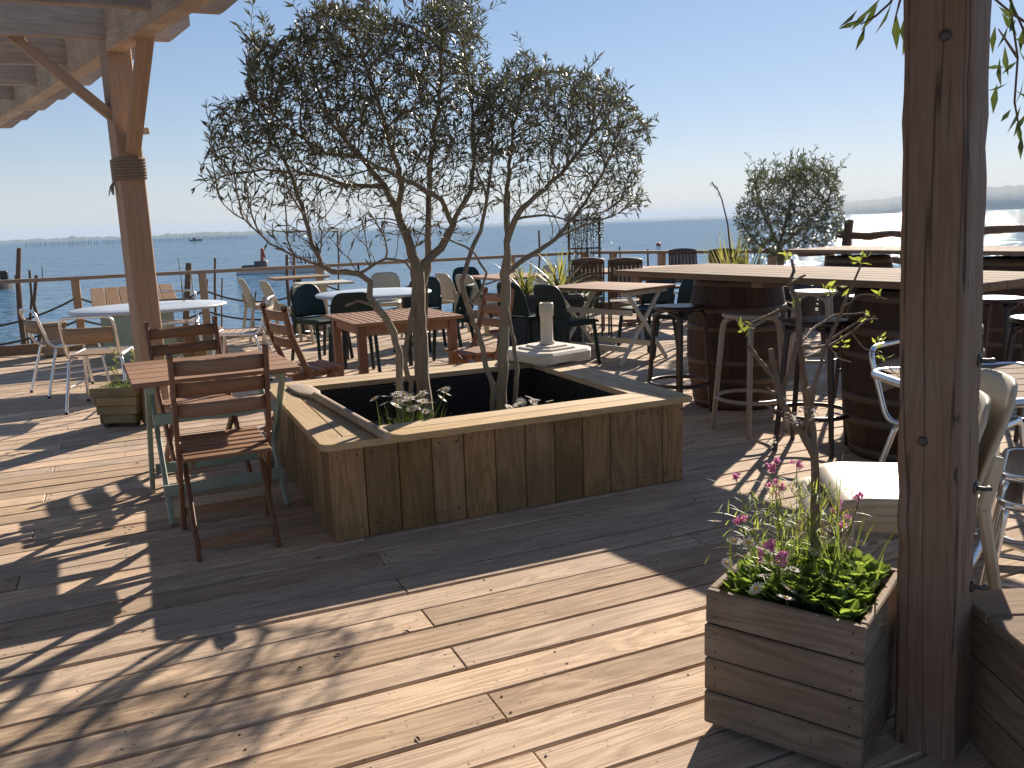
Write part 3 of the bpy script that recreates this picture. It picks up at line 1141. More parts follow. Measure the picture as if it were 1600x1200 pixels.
# ================================================================== FURNITURE
# every chair is built facing +Y (the sitter looks along +Y), origin on the floor under the seat
def mk_fold():
    t = thing('folding_chair', '', 'chair', group='brown slatted folding chairs')
    for s_ in (-1, 1):
        m_ = MB()
        xs = s_ * .195
        path = [(xs, -.17, .885), (xs, -.135, .70), (xs, -.06, .50), (xs, .06, .27), (xs, .23, .0)]
        for a, b in zip(path, path[1:]):
            m_.bar(a, Vector(b) + (Vector(b) - Vector(a)) * .01, .022, .040, (0, 1, .3), .005)
        m_.tube([(xs - .011, -.17, .885), (xs + .011, -.17, .885)], .0205, 10)
        sr = m_.build('side_rail', M['teak'], t)
        m_ = MB()
        m_.tube([(xs - s_ * .03, .005, .385), (xs + s_ * .014, .005, .385)], .007, 8)
        m_.build('bolt', M['alu'], sr)
        m_ = MB()
        m_.bar((s_ * .168, .16, .42), (s_ * .168, -.25, 0), .022, .036, (0, 1, .3), .004)
        m_.build('rear_leg', M['teak'], t)
        m_ = MB()
        m_.bar((s_ * .145, -.13, .405), (s_ * .145, .21, .425), .02, .035, bev=.004)
        m_.build('seat_rail', M['teak'], t)
    for z, yv in ((.83, -.155), (.735, -.137), (.64, -.112)):
        m_ = MB()
        m_.shell(lambda u, v, z=z, yv=yv: (u * .184, yv - .018 * (1 - u * u) + (.5 - v) * .01, z - .031 + v * .062), 6, 1, .016)
        m_.build('back_slat', M['teak_x'], t)
    for k in range(6):
        m_ = MB()
        m_.box((0, -.145 + k * .071, .432 + .003 * k), (.372, .060, .016), None, .004)
        m_.build('seat_slat', M['teak_x'], t)
    for (y_, z) in ((-.195, .06), (.165, .10)):
        m_ = MB()
        w_ = .315 if y_ < 0 else .37
        m_.box((0, y_, z), (w_, .018, .045), None, .004)
        m_.build('stretcher', M['teak_x'], t)
    return t


def mk_alu():
    t = thing('aluminium_chair', '', 'chair', group='aluminium bistro chairs')
    def arc(pts):
        out = [Vector(pts[0])]
        for i in range(1, len(pts) - 1):
            p, c, n = Vector(pts[i - 1]), Vector(pts[i]), Vector(pts[i + 1])
            r_ = min(.07, (c - p).length * .45, (n - c).length * .45)
            a, b = c + (p - c).normalized() * r_, c + (n - c).normalized() * r_
            for k in range(6):
                q = k / 5
                out.append(a * (1 - q) ** 2 + c * 2 * q * (1 - q) + b * q * q)
        out.append(Vector(pts[-1]))
        return out
    m_ = MB()
    m_.tube(arc([(-.19, .22, .455), (-.20, -.19, .44), (-.20, -.29, .775), (.20, -.29, .775), (.20, -.19, .44), (.19, .22, .455)]), .0125, 8)
    m_.build('back_frame', M['alu'], t)
    for s_ in (-1, 1):
        m_ = MB()
        m_.tube(arc([(s_ * .15, .21, .445), (s_ * .20, .22, .44), (s_ * .225, .27, .012)]), .0125, 8)
        lg = m_.build('leg', M['alu'], t)
        m_ = MB()
        m_.lathe([(.0135, 0), (.0145, .002), (.0145, .022)], 10, (s_ * .225, .27, 0))
        m_.build('foot_cap', M['black'], lg)
        m_ = MB()
        m_.tube(arc([(s_ * .14, -.13, .43), (s_ * .20, -.15, .43), (s_ * .235, -.27, .012)]), .0125, 8)
        lg = m_.build('leg', M['alu'], t)
        m_ = MB()
        m_.lathe([(.0135, 0), (.0145, .002), (.0145, .022)], 10, (s_ * .235, -.27, 0))
        m_.build('foot_cap', M['black'], lg)
        m_ = MB()
        m_.tube([(s_ * .212, .245, .2), (s_ * .217, -.21, .2)], .008, 6)
        m_.build('stretcher', M['alu'], t)
    m_ = MB()
    m_.shell(lambda u, v: (u * .185, -.245 - .028 * v - .02 * (1 - u * u), .565 + v * .125), 8, 2, .012)
    m_.build('back_panel', M['oldwood'], t)
    m_ = MB()
    m_.tube(arc([(-.19, -.13, .452), (-.195, .235, .46), (.195, .235, .46), (.19, -.13, .452)]), .011, 8)
    m_.build('seat_frame', M['alu'], t)
    for k in range(6):
        m_ = MB()
        m_.box((0, -.13 + k * .066, .457), (.365, .055, .012), None, .003)
        m_.build('seat_slat', M['oldwood'], t)
    return t


def mk_plastic(name, mat, group):
    t = thing(name, '', 'chair', group=group)
    def back(u, v):
        h = .47 + v * (.345 - .06 * abs(u) ** 5)
        w_ = .205 * (1 - .10 * max(0, v - .75) / .25 * abs(u) ** 2)
        return (u * w_, -.205 - .075 * v - .02 * v * v + .045 * u * u, h)
    m_ = MB()
    m_.shell(back, 12, 10, .014)
    m_.build('backrest', mat, t)
    def seat(u, v):
        w_ = .20 + .015 * v
        return (u * w_, -.20 + .43 * v, .452 - .018 * (1 - u * u) * math.sin(math.pi * min(1, v * 1.05)) - .03 * max(0, v - .85) / .15 * .7)
    m_ = MB()
    m_.shell(seat, 10, 10, .022)
    m_.build('seat', mat, t)
    m_ = MB()
    m_.box((0, .19, .425), (.37, .02, .045), None, .006)
    for s_ in (-1, 1):
        m_.box((s_ * .19, 0, .425), (.018, .38, .04), None, .006)
    m_.build('seat_frame', mat, t)
    for s_ in (-1, 1):
        m_ = MB()
        m_.bar((s_ * .188, .185, .44), (s_ * .215, .23, 0), .034, .036, bev=.009)
        m_.build('leg', mat, t)
        m_ = MB()
        m_.bar((s_ * .20, -.222, .60), (s_ * .198, -.19, .43), .022, .04, bev=.008)
        m_.bar((s_ * .198, -.19, .44), (s_ * .215, -.27, 0), .032, .036, bev=.009)
        m_.build('leg', mat, t)
    return t


def mk_teak():
    t = thing('teak_chair', '', 'chair', group='high-backed teak chairs')
    for s_ in (-1, 1):
        m_ = MB()
        m_.bar((s_ * .19, -.30, .93), (s_ * .19, .22, 0), .024, .045, (0, 1, .3), .005)
        m_.build('side_rail', M['teakold'], t)
        m_ = MB()
        m_.bar((s_ * .165, .15, .42), (s_ * .165, -.27, 0), .022, .04, (0, 1, .3), .004)
        m_.build('rear_leg', M['teakold'], t)
    m_ = MB()
    m_.shell(lambda u, v: (u * .20, -.30 + .035 * (1 - v) - .01 * (1 - u * u), .90 + v * (.055 + .025 * (1 - u * u)) - .02), 8, 1, .022)
    m_.build('top_rail', M['teakold'], t)
    for k in range(7):
        m_ = MB()
        x = -.15 + k * .05
        m_.bar((x, -.285, .90), (x, -.07, .48), .0475, .012, (0, 1, .3), .003)
        m_.build('back_slat', M['teakold'], t)
    for k in range(6):
        m_ = MB()
        m_.box((0, -.12 + k * .07, .43), (.36, .06, .016), None, .003)
        m_.build('seat_slat', M['teakold'], t)
    return t


def mk_stool(name, mat, group):
    t = thing(name, '', 'stool', group=group)
    m_ = MB()
    m_.lathe([(.02, .742), (.155, .744), (.178, .752), (.184, .764), (.178, .775), (.15, .778), (.03, .772)], 32)
    m_.build('seat', mat, t)
    for k in range(4):
        a = R(45 + 90 * k)
        c, s_ = math.cos(a), math.sin(a)
        P = [(.06, .745), (.12, .742), (.155, .728), (.172, .700), (.180, .64), (.215, .2), (.232, 0)]
        m_ = MB()
        m_.tube([(r_ * c, r_ * s_, z) for r_, z in P], [.014, .017, .019, .0185, .018, .0165, .015], 8)
        # webbing fillets under the seat
        for w_ in (-1, 1):
            a2 = a + w_ * R(33)
            m_.tube([(.174 * c, .174 * s_, .66), (.168 * math.cos(a + w_ * .12), .168 * math.sin(a + w_ * .12), .715), (.16 * math.cos(a2), .16 * math.sin(a2), .748)], [.010, .013, .011], 6)
        m_.build('leg', mat, t)
    m_ = MB()
    n = 36
    ring = [(.213 * math.cos(2 * math.pi * k / n), .213 * math.sin(2 * math.pi * k / n), .225) for k in range(n + 1)]
    m_.tube(ring, .0135, 8, False)
    m_.build('foot_ring', mat, t)
    return t


fold = Family(mk_fold)
alu = Family(mk_alu)
beige = Family(lambda: mk_plastic('plastic_chair', M['beige'], 'beige plastic chairs'))
green = Family(lambda: mk_plastic('plastic_chair', M['green'], 'dark green plastic chairs'))
teak = Family(mk_teak)
st_dark = Family(lambda: mk_stool('bar_stool', M['brownpl'], 'dark bar stools'))
st_grey = Family(lambda: mk_stool('bar_stool', M['greypl'], 'taupe bar stools'))

# --- bistro tables
def bistro(name, label, x, y, rz, L, Wd, H, top, legs, nboard=5, group=None):
    t = thing(name, label, 'table', (x, y, 0), rz, group)
    bw_ = Wd / nboard
    for k in range(nboard):
        m_ = MB()
        m_.box((0, -Wd / 2 + bw_ * (k + .5), H - .012), (L, bw_ - .004, .024), None, .004)
        m_.build('top_board', top, t)
    for s_ in (-1, 1):
        xx = s_ * (L / 2 - .085)
        m_ = MB()
        m_.bar((xx, -Wd / 2 + .05, H - .047), (xx, Wd / 2 - .05, H - .047), .03, .045, bev=.004)
        m_.build('top_batten', legs, t)
        for q in (-1, 1):
            m_ = MB()
            x2 = xx + (.013 if q > 0 else -.013) * s_
            m_.bar((x2 - (0 if q > 0 else s_ * .014), -q * (Wd / 2 - .10), H - .03), (x2 - (0 if q > 0 else s_ * .014), q * (Wd / 2 - .06), 0), .024, .042, (0, 1, .2), .004)
            m_.build('leg', legs, t)
    for (yy_, z) in ((-Wd * .22, .50), (Wd * .30, .15), (-Wd * .30, .15)):
        m_ = MB()
        m_.box((0, yy_, z), (L - .19, .022, .055), None, .004)
        m_.build('stretcher', legs, t)
    return t


bistro('bistro_table', 'brown-topped bistro table with sage green crossed legs beside the big planter', .315, 4.58, R(3), .78, .76, .72, M['teak_x'], M['sage'])
fold.put(.30, 3.94, R(1), 'brown slatted folding chair nearest the camera, its back towards us')
fold.put(.27, 5.12, R(180 + 12), 'brown folding chair on the far side of the sage green table')
fold.put(1.02, 5.93, R(-90 + 12), 'brown folding chair standing sideways left of the slatted brown table')
fold.put(2.40, 5.98, R(90 + 8), 'brown folding chair right of the slatted table behind the olive trunks')

# slatted table
sl = thing('slatted_table', 'slatted brown wooden table behind the planter and olive trunks', 'table', (1.82, 6.38, 0), R(2))
L, Wd, H = .86, .86, .72
for k in range(15):
    m_ = MB()
    m_.box((-L / 2 + .055 + k * (L - .11) / 14, 0, H - .011), (.042, Wd - .10, .022), None, .003)
    m_.build('slat', M['teak_y'], sl)
for s_ in (-1, 1):
    m_ = MB()
    m_.box((0, s_ * (Wd / 2 - .024), H - .011), (L, .046, .024), None, .004)
    m_.build('top_frame', M['teak_x'], sl)
    m_ = MB()
    m_.box((s_ * (L / 2 - .016), 0, H - .011), (.03, Wd - .098, .024), None, .004)
    m_.build('top_frame', M['teak_y'], sl)
    m_ = MB()
    m_.box((0, s_ * (Wd / 2 - .08), H - .062), (L - .2, .022, .075), None, .004)
    m_.build('apron', M['teak_x'], sl)
    m_ = MB()
    m_.box((s_ * (L / 2 - .08), 0, H - .062), (.022, Wd - .2, .075), None, .004)
    m_.build('apron', M['teak_y'], sl)
    for q in (-1, 1):
        m_ = MB()
        m_.box((s_ * (L / 2 - .075), q * (Wd / 2 - .075), (H - .024) / 2), (.062, .062, H - .026), None, .005)
        m_.build('leg', M['teak'], sl)

# aluminium table group on the left
ot = thing('oval_table', 'oval pale metal table behind the left pergola post', 'table', (.13, 8.95, 0), R(4))
m_ = MB()
m_.lathe([(.40, .690), (.585, .690), (.60, .700), (.60, .712), (.59, .720), (.3, .7205)], 48, sx=1.2, sy=.98)
m_.build('top', M['whitetop'], ot)
m_ = MB()
m_.tube([(0, 0, .05), (0, 0, .69)], .035, 14)
for k in range(4):
    a = R(45 + 90 * k)
    m_.tube([(0, 0, .09), (.18 * math.cos(a), .18 * math.sin(a), .07), (.34 * math.cos(a), .34 * math.sin(a), .02)], [.028, .022, .018], 8)
m_.build('pedestal', M['alu'], ot)
alu.put(-.30, 7.72, R(-14), 'aluminium chair with a wooden back panel, nearest of its kind at the left')
alu.put(-.62, 8.72, R(-68), 'aluminium chair at the left end of the oval metal table')
alu.put(.92, 8.45, R(72), 'aluminium chair at the right end of the oval metal table')
alu.put(.42, 9.95, R(176), 'aluminium chair on the water side of the oval metal table')

# lidded box with slanted wooden top near the rail
lb = thing('lidded_box', 'pale box with a slanted plank lid standing by the railing behind the post', 'box', (0, 10.75, 0), R(2))
m_ = MB()
m_.add([(-.38, -.36, 0), (.38, -.36, 0), (.38, .36, 0), (-.38, .36, 0), (-.38, -.36, .60), (.38, -.36, .60), (.38, .36, .76), (-.38, .36, .76)],
       [(0, 3, 2, 1), (4, 5, 6, 7), (0, 1, 5, 4), (1, 2, 6, 5), (2, 3, 7, 6), (3, 0, 4, 7)])
m_.build('body', M['sage'], lb)
for k in range(6):
    m_ = MB()
    m_.box((0, 0, 0), (.145, .86, .028), None, .004)
    m_.build('lid_board', M['tan_y'], lb, (-.375 + k * .15, -.005, .703), (math.atan2(.16, .72), 0, 0))
m_ = MB()
m_.box((0, -.405, .60), (.88, .03, .05), Matrix.Rotation(math.atan2(.16, .72), 3, 'X'), .004)
m_.build('lid_edge', M['joist'], lb)
bk = thing('bench_block', 'low square timber block at the deck edge behind the left aluminium chair', 'block', (-.93, 11.55, 0), R(4))
m_ = MB()
m_.box((0, 0, .19), (.27, .27, .36), None, .008)
m_.build('body', M['oldwood'], bk)
m_ = MB()
m_.box((0, 0, .387), (.30, .30, .03), None, .005)
m_.build('cap', M['oldwood'], bk)
sb = thing('wooden_stool', 'small wooden stool with plank seat near the oval table', 'stool', (.62, 9.15, 0), R(8))
for k in range(3):
    m_ = MB()
    m_.box((-.13 + k * .13, 0, .425), (.122, .34, .026), None, .004)
    m_.build('seat_board', M['tan_y'], sb)
for s_ in (-1, 1):
    for q in (-1, 1):
        m_ = MB()
        m_.box((s_ * .15, q * .13, .205), (.05, .05, .41), None, .004)
        m_.build('leg', M['teak'], sb)

# beige chairs and small tables by the railing
beige.put(1.56, 11.55, R(-84), 'beige plastic chair closest to the railing at the left, seen from the side')
beige.put(1.72, 10.72, R(-80), 'beige plastic chair in front of the first beige chair by the railing')
beige.put(3.82, 10.15, R(-80), 'beige plastic chair with its back to the left olive, far side of its pair')
beige.put(3.90, 9.62, R(-76), 'beige plastic chair of the middle pair, nearer the camera')
beige.put(2.98, 10.75, R(160), 'beige plastic chair seen between the olive branches beyond the dark chairs')
beige.put(5.05, 10.55, R(95), 'beige plastic chair behind the strap-leaved plants')


def pedestal_table(name, label, x, y, rz, L, Wd, H, top, leg):
    t = thing(name, label, 'table', (x, y, 0), rz)
    m_ = MB()
    m_.box((0, 0, H - .014), (L, Wd, .028), None, .005)
    m_.build('top', top, t)
    m_ = MB()
    m_.box((0, 0, H / 2), (.07, .07, H - .06), None, .008)
    m_.build('column', leg, t)
    m_ = MB()
    for k in range(4):
        a = R(45 + 90 * k)
        m_.bar((0, 0, .045), (.30 * math.cos(a), .30 * math.sin(a), .02), .05, .035, bev=.008)
    m_.build('foot', leg, t)
    return t


pedestal_table('square_table', 'far small square table with a brown top by the railing', 2.02, 11.5, R(4), .72, .52, .80, M['oldwood'], M['black'])
pedestal_table('square_table', 'small pale square table on a cream column before the railing', 2.22, 10.85, R(2), .66, .56, .745, M['cream_paint'], M['cream_paint'])
pedestal_table('square_table', 'brown square table in front of the middle pair of beige chairs', 4.42, 9.95, R(6), .85, .95, .745, M['teak_x'], M['teak'])

# dark chairs round the pale round table
rt = thing('round_table', 'round pale-topped table on dark legs among dark green chairs', 'table', (2.28, 8.62, 0), 0)
m_ = MB()
m_.lathe([(.40, .712), (.585, .712), (.60, .72), (.60, .734), (.588, .742), (.3, .7425)], 48)
m_.build('top', M['whitetop'], rt)
for k in range(4):
    a = R(30 + 90 * k)
    m_ = MB()
    m_.tube([(.44 * math.cos(a), .44 * math.sin(a), .715), (.47 * math.cos(a), .47 * math.sin(a), 0)], .022, 10)
    m_.build('leg', M['black'], rt)
green.put(1.88, 8.02, R(-8), 'dark green plastic chair with its back to us behind the slatted table')
green.put(1.82, 9.18, R(205), 'dark green plastic chair across the round table, left one')
green.put(2.95, 9.25, R(140), 'dark green plastic chair across the round table, right one')
green.put(2.85, 8.05, R(50), 'dark green plastic chair right of the round table behind the olive trunk')
green.put(4.30, 11.0, R(175), 'dark chair back beyond the brown square table near the railing')

# table with cream crossed legs
bistro('bistro_table', 'wooden table with cream crossed legs right of the dark green chairs', 4.40, 7.42, R(-70), 1.05, .82, .745, M['teak_x'], M['cream_paint'])
green.put(3.83, 7.28, R(-74), 'dark green plastic chair nearest the white umbrella base')
green.put(3.72, 7.92, R(-74), 'dark green plastic chair beside the charcoal planter')
green.put(5.02, 7.00, R(112), 'dark green plastic chair right of the cream-legged table, nearer one')
green.put(5.06, 7.75, R(108), 'dark green plastic chair right of the cream-legged table, farther one')

# big table with teak chairs
pedestal_table('dining_table', 'long brown dining table behind the two teak chairs', 6.25, 9.75, R(-16), 1.7, .95, .745, M['teak_x'], M['teak'])
teak.put(5.20, 9.28, R(-30), 'dark teak slatted chair, left of the pair at the long dining table')
teak.put(5.42, 8.78, R(-30), 'dark teak slatted chair, right of the pair at the long dining table')
teak.put(7.20, 10.05, R(150), 'dark teak chair before the railing left of the phormium')
teak.put(7.38, 9.35, R(150), 'dark teak chair half hidden behind the phormium')

# ------------------------------------------------------------------ bar tables on barrels
def barrel(x, y, label, rz=0):
    t = thing('wine_barrel', label, 'barrel', (x, y, 0), rz, 'barrels under the bar tables')
    H = .955
    def rad(z):
        q = (z / H - .5) * 2
        return .365 - .062 * q * q
    n = 20
    m_ = MB()
    zs = [H * k / 10 for k in range(11)]
    w_ = math.pi / n * .985
    vs, fs = [], []
    for z in zs:
        r_ = rad(z)
        for a, rr in ((-w_, r_), (0, r_ * 1.002), (w_, r_), (w_, r_ - .02), (-w_, r_ - .02)):
            vs.append((rr * math.cos(a), rr * math.sin(a), z))
    for i in range(10):
        for k in range(5):
            k2 = (k + 1) % 5
            fs.append((i * 5 + k, i * 5 + k2, (i + 1) * 5 + k2, (i + 1) * 5 + k))
    fs.append((4, 3, 2, 1, 0))
    fs.append((50, 51, 52, 53, 54))
    m_.add(vs, fs)
    if 'stave' not in bmeshes:
        bmeshes['stave'] = m_.mesh('stave', M['stave'])
    for k in range(n):
        link('stave', bmeshes['stave'], t, (0, 0, rnd.uniform(-.002, .002)), (0, 0, 2 * math.pi * (k + .5) / n))
    if 'hoop' not in bmeshes:
        for nm, z0, z1 in (('h0', .015, .06), ('h1', .20, .245), ('h2', .335, .375), ('h3', .58, .62), ('h4', .71, .755), ('h5', .895, .94)):
            hm = MB()
            N = 40
            vs, fs = [], []
            for z in (z0, z1):
                for k in range(N):
                    a = 2 * math.pi * k / N
                    for rr in (rad(z) + .0055, rad(z) - .004):
                        vs.append((rr * math.cos(a), rr * math.sin(a), z))
            for k in range(N):
                k2 = (k + 1) % N
                fs += [(k * 2, k2 * 2, 2 * N + k2 * 2, 2 * N + k * 2), (2 * N + k * 2, 2 * N + k2 * 2, 2 * N + k2 * 2 + 1, 2 * N + k * 2 + 1), (k2 * 2, k * 2, k * 2 + 1, k2 * 2 + 1)]
            hm.add(vs, fs, True)
            bmeshes[nm] = hm.mesh('hoop', M['hoop'])
        bmeshes['hoop'] = 1
    for nm in ('h0', 'h1', 'h2', 'h3', 'h4', 'h5'):
        link('hoop', bmeshes[nm], t)
    m_ = MB()
    m_.lathe([(.27, .90), (.285, .925), (.1, .926)], 24)
    m_.build('head', M['stave'], t)
    m_ = MB()
    m_.tube([(-.367, 0, .50), (-.355, 0, .50)], .022, 12)
    m_.build('bung_hole', M['black'], t)
    return t


BAR_A = math.atan2(-2.4, .38)     # long axis of the bar tables
def bar_table(label, cx, cy, L, Wd, nb_=6):
    t = thing('bar_table', label, 'table', (cx, cy, 0), BAR_A)
    b = Wd / nb_
    for k in range(nb_):
        m_ = MB()
        m_.box((0, -Wd / 2 + b * (k + .5), 1.012), (L + rnd.uniform(-.01, .01), b - .005, .038), None, .005)
        m_.build('top_plank', M['bar'], t)
    for s_ in (-.42, 0, .42):
        m_ = MB()
        m_.box((s_ * L, 0, .975), (.09, Wd - .06, .034), None, .004)
        m_.build('batten', M['bar'], t)
    return t


bar_table('long plank bar table on two barrels, nearer one at the right', 3.88, 4.12, 2.62, .98)
barrel(4.08, 5.03, 'wine barrel behind the taupe bar stool', R(25))
barrel(4.02, 3.42, 'wine barrel next to the near post behind the aluminium table edge', R(200))
bar_table('farther long plank bar table at the right before the log fence', 6.95, 5.75, 2.7, .95)
barrel(6.75, 6.45, 'far wine barrel at the left end of the farther bar table')
barrel(7.05, 5.0, 'far wine barrel behind the near post')
st_dark.put(3.53, 4.98, R(12), 'dark brown bar stool left of the taupe stool, by the planter corner')
st_grey.put(3.60, 4.30, R(5), 'taupe plastic bar stool at the front of the nearer bar table')
st_dark.put(3.62, 3.76, R(30), 'dark bar stool behind the bare young tree in the flower box')
st_dark.put(4.62, 3.05, R(15), 'dark bar stool at the right end of the bar table beyond the post')
st_grey.put(5.02, 5.25, R(40), 'pale-seated stool on the far side of the nearer bar table')
st_dark.put(4.98, 4.62, R(10), 'dark stool on the far side of the bar table seen between the barrels')
st_dark.put(5.45, 3.95, R(10), 'dark stool far behind the near post at the right edge')

# ------------------------------------------------------------------ umbrella base on the planter corner
ub = thing('umbrella_base', 'grubby white plastic umbrella base with a tube on the planter corner', 'umbrella base', (2.53, 5.10, PH + .002), R(14))
m_ = MB()
h = .25
ch = .085
oc = [(-h + ch, -h), (h - ch, -h), (h, -h + ch), (h, h - ch), (h - ch, h), (-h + ch, h), (-h, h - ch), (-h, -h + ch)]
m_.prism(oc, .018, .085, .016)
for sx in (-1, 1):
    for sy in (-1, 1):
        m_.box((sx * .15, sy * .15, .010), (.12, .12, .02), None, .004)
m_.build('slab', M['umbrella'], ub)
m_ = MB()
sq = lambda q: [(x_ * q, y_ * q) for x_, y_ in oc]
m_.prism(sq(.66), .0855, .098, .005)
m_.prism(sq(.48), .0985, .110, .005)
m_.build('step', M['umbrella'], ub)
m_ = MB()
m_.lathe([(.052, .110), (.052, .128), (.042, .135), (.042, .30), (.048, .304), (.048, .385), (.045, .39), (.038, .39), (.036, .20)], 28)
m_.build('tube', M['umbrella'], ub)

# ------------------------------------------------------------------ oar on the rim
oar = thing('wooden_oar', 'grey wooden oar lying along the left rim of the planter', 'oar', (0, 0, 0))
a = Vector((.945, 3.50, PH + .024))
b = Vector((.83, 5.10, PH + .016))
m_ = MB()
d = b - a
pts = [a + d * t for t in (0, .02, .3, .62, .72)]
m_.tube(pts, [.019, .022, .022, .024, .022], 12)
m_.build('shaft', M['rafter'], oar)
m_ = MB()
n = 12
vs, fs = [], []
dn = d.normalized()
sd_ = Vector((dn.y, -dn.x, 0))
for i in range(n + 1):
    t = i / n
    p = a + d * (.66 + .34 * t)
    w_ = .022 + .05 * min(1, max(0, (t - .12) / .35)) ** 1.0
    if t > .85:
        w_ *= math.sqrt(max(0.02, 1 - ((t - .85) / .15) ** 2 * .9))
    th = .018 - .010 * min(1, t * 1.6)
    p = p + Vector((0, 0, -.006))
    for k in range(8):
        an = 2 * math.pi * k / 8
        vs.append(p + sd_ * (w_ * math.cos(an)) + Vector((0, 0, th * math.sin(an))))
for i in range(n):
    for k in range(8):
        fs.append((i * 8 + k, i * 8 + (k + 1) % 8, (i + 1) * 8 + (k + 1) % 8, (i + 1) * 8 + k))
fs.append(tuple(reversed(range(8))))
fs.append(tuple(range(n * 8, n * 8 + 8)))
m_.add(vs, fs, True)
m_.build('blade', M['rafter'], oar)

# ------------------------------------------------------------------ right edge: stacked chairs, aluminium table, timber box
beige.put(2.16, 1.95, R(54), 'cream plastic chair behind the flower box, its seat catching the sun')
beige.put(2.215, 1.91, R(57), 'cream plastic chair stacked on top, half hidden by the near post', .055)
at_ = thing('metal_edged_table', 'table with metal edge and plank top partly hidden by the near post', 'table', (3.06, 2.20, 0), R(-20))
m_ = MB()
n = 40
hh, rr = .35, .09
rim = []
for cx, cy, a0 in ((hh - rr, hh - rr, 0), (-hh + rr, hh - rr, 90), (-hh + rr, -hh + rr, 180), (hh - rr, -hh + rr, 270)):
    for k in range(7):
        an = R(a0 + 15 * k)
        rim.append((cx + rr * math.cos(an), cy + rr * math.sin(an), .705))
rim.append(rim[0])
m_.tube(rim, .017, 10, False)
m_.build('metal_edge', M['alu'], at_)
for k in range(6):
    m_ = MB()
    m_.box((0, -.275 + k * .11, .708), (.66 if 0 < k < 5 else .60, .104, .018), None, .003)
    m_.build('top_board', M['bar'], at_)
m_ = MB()
m_.tube([(0, 0, .03), (0, 0, .69)], .03, 12)
for k in range(4):
    an = R(45 + 90 * k)
    m_.tube([(0, 0, .08), (.3 * math.cos(an), .3 * math.sin(an), .015)], .02, 8)
m_.build('pedestal', M['alu'], at_)
alu.put(3.30, 2.58, R(-165), 'aluminium chair left of the near post behind the flower box')
alu.put(2.72, 1.62, R(35), 'aluminium chair cut by the right edge, right of the stacked cream chairs')
alu.put(2.78, 1.66, R(33), 'aluminium chair stacked on the one at the right edge', .07)

rb = thing('timber_box', 'dark timber box at the bottom right corner beyond the near post', 'box', (2.03, 1.14, 0), R(-24))
for side in range(4):
    an = R(90 * side)
    for k in range(3):
        m_ = MB()
        m_.box((0, 0, 0), (.44 if side % 2 == 0 else .39, .022, .112), None, .004)
        c_ = Vector((0, -.21, .065 + k * .116))
        c_.rotate(Euler((0, 0, an)))
        m_.build('side_board', M['box_x'], rb, c_, an)
for k in range(3):
    m_ = MB()
    m_.box((0, -.155 + k * .155, .374), (.47, .15, .026), None, .004)
    m_.build('lid_board', M['bar'], rb)

# ------------------------------------------------------------------ flower box
FA = math.atan2(-.355, .20)
fb = thing('flower_box', 'greyed plank flower box in the right foreground with a bare young tree', 'planter', (1.30, 1.715, 0), FA)
BW, BH = .408, .392
bh = BH / 4
for k in range(4):
    for side in range(4):
        L_ = BW if side % 2 == 0 else BW - .05
        m_ = MB()
        m_.box((0, 0, 0), (L_ + rnd.uniform(-.004, .004), .022, bh - .0045), None, .004)
        z = .022 + bh * (k + .5)
        loc = [(BW / 2, .011, z), (BW - .011, BW / 2, z), (BW / 2, BW - .011, z), (.011, BW / 2, z)][side]
        m_.build('side_board', M['box_x'], fb, Vector(loc) + Vector((rnd.uniform(-.001, .001), rnd.uniform(-.001, .001), 0)), (0, rnd.uniform(-.004, .004), R(90 * side)))
for cx in (.045, BW - .045):
    for cy in (.045, BW - .045):
        m_ = MB()
        m_.box((cx, cy, .20), (.04, .04, .38), None, .003)
        m_.build('corner_post', M['box_x'], fb)
nl = MB()
for k in range(4):
    for x_ in (.03, BW - .03):
        for dz in (-.025, .025):
            nl.lathe([(.0032, -.002), (.0032, .0012)], 6, (x_, .022 + bh * (k + .5) + dz, 0), False)
tag(nl.build('nails', M['rust'], fb, (0, 0, 0), (R(90), 0, 0)), kind='stuff')
m_ = MB()
gx = 14
vs = [(.024 + (BW - .048) * i / gx, .024 + (BW - .048) * j / gx, .345 + rnd.uniform(-.008, .008)) for j in range(gx + 1) for i in range(gx + 1)]
fs = [(j * (gx + 1) + i, j * (gx + 1) + i + 1, (j + 1) * (gx + 1) + i + 1, (j + 1) * (gx + 1) + i) for j in range(gx) for i in range(gx)]
m_.add(vs, fs, True)
m_.build('soil', M['soil'], fb)

# small stacked-board planter by the left post
sp = thing('small_planter', 'small stacked-board wooden planter at the foot of the left post', 'planter', (-.15, 6.88, 0), R(-24))
for k in range(4):
    hw = .135 + .012 * k
    for side in range(4):
        m_ = MB()
        m_.box((0, 0, 0), (2 * hw + (.0 if (side + k) % 2 else -.044), .022, .066), None, .005)
        c_ = Vector((0, -hw + .011, .03 + .069 * (k + .5)))
        c_.rotate(Euler((0, 0, R(90 * side))))
        m_.build('side_board', M['smallbox'], sp, c_, R(90 * side))
m_ = MB()
m_.box((0, 0, .225), (.28, .28, .09))
m_.build('soil', M['soil'], sp)
m_ = MB()
for sx in (-1, 1):
    m_.box((sx * .10, 0, .015), (.04, .22, .03), None, .003)
m_.build('foot', M['joist'], sp)

# charcoal planters with strap-leaved plants
cp = thing('charcoal_planter', 'charcoal painted trough planter holding strap-leaved plants', 'planter', (4.30, 8.72, 0), R(-36))
m_ = MB()
m_.box((0, 0, .30), (.92, .40, .58), None, .012)
m_.build('body', M['charcoal'], cp)
m_ = MB()
m_.box((0, .21, .55), (.98, .05, .05), None, .008)
m_.box((0, -.21, .55), (.98, .05, .05), None, .008)
m_.box((.475, 0, .55), (.05, .37, .05), None, .008)
m_.box((-.475, 0, .55), (.05, .37, .05), None, .008)
m_.build('rim', M['charcoal'], cp)

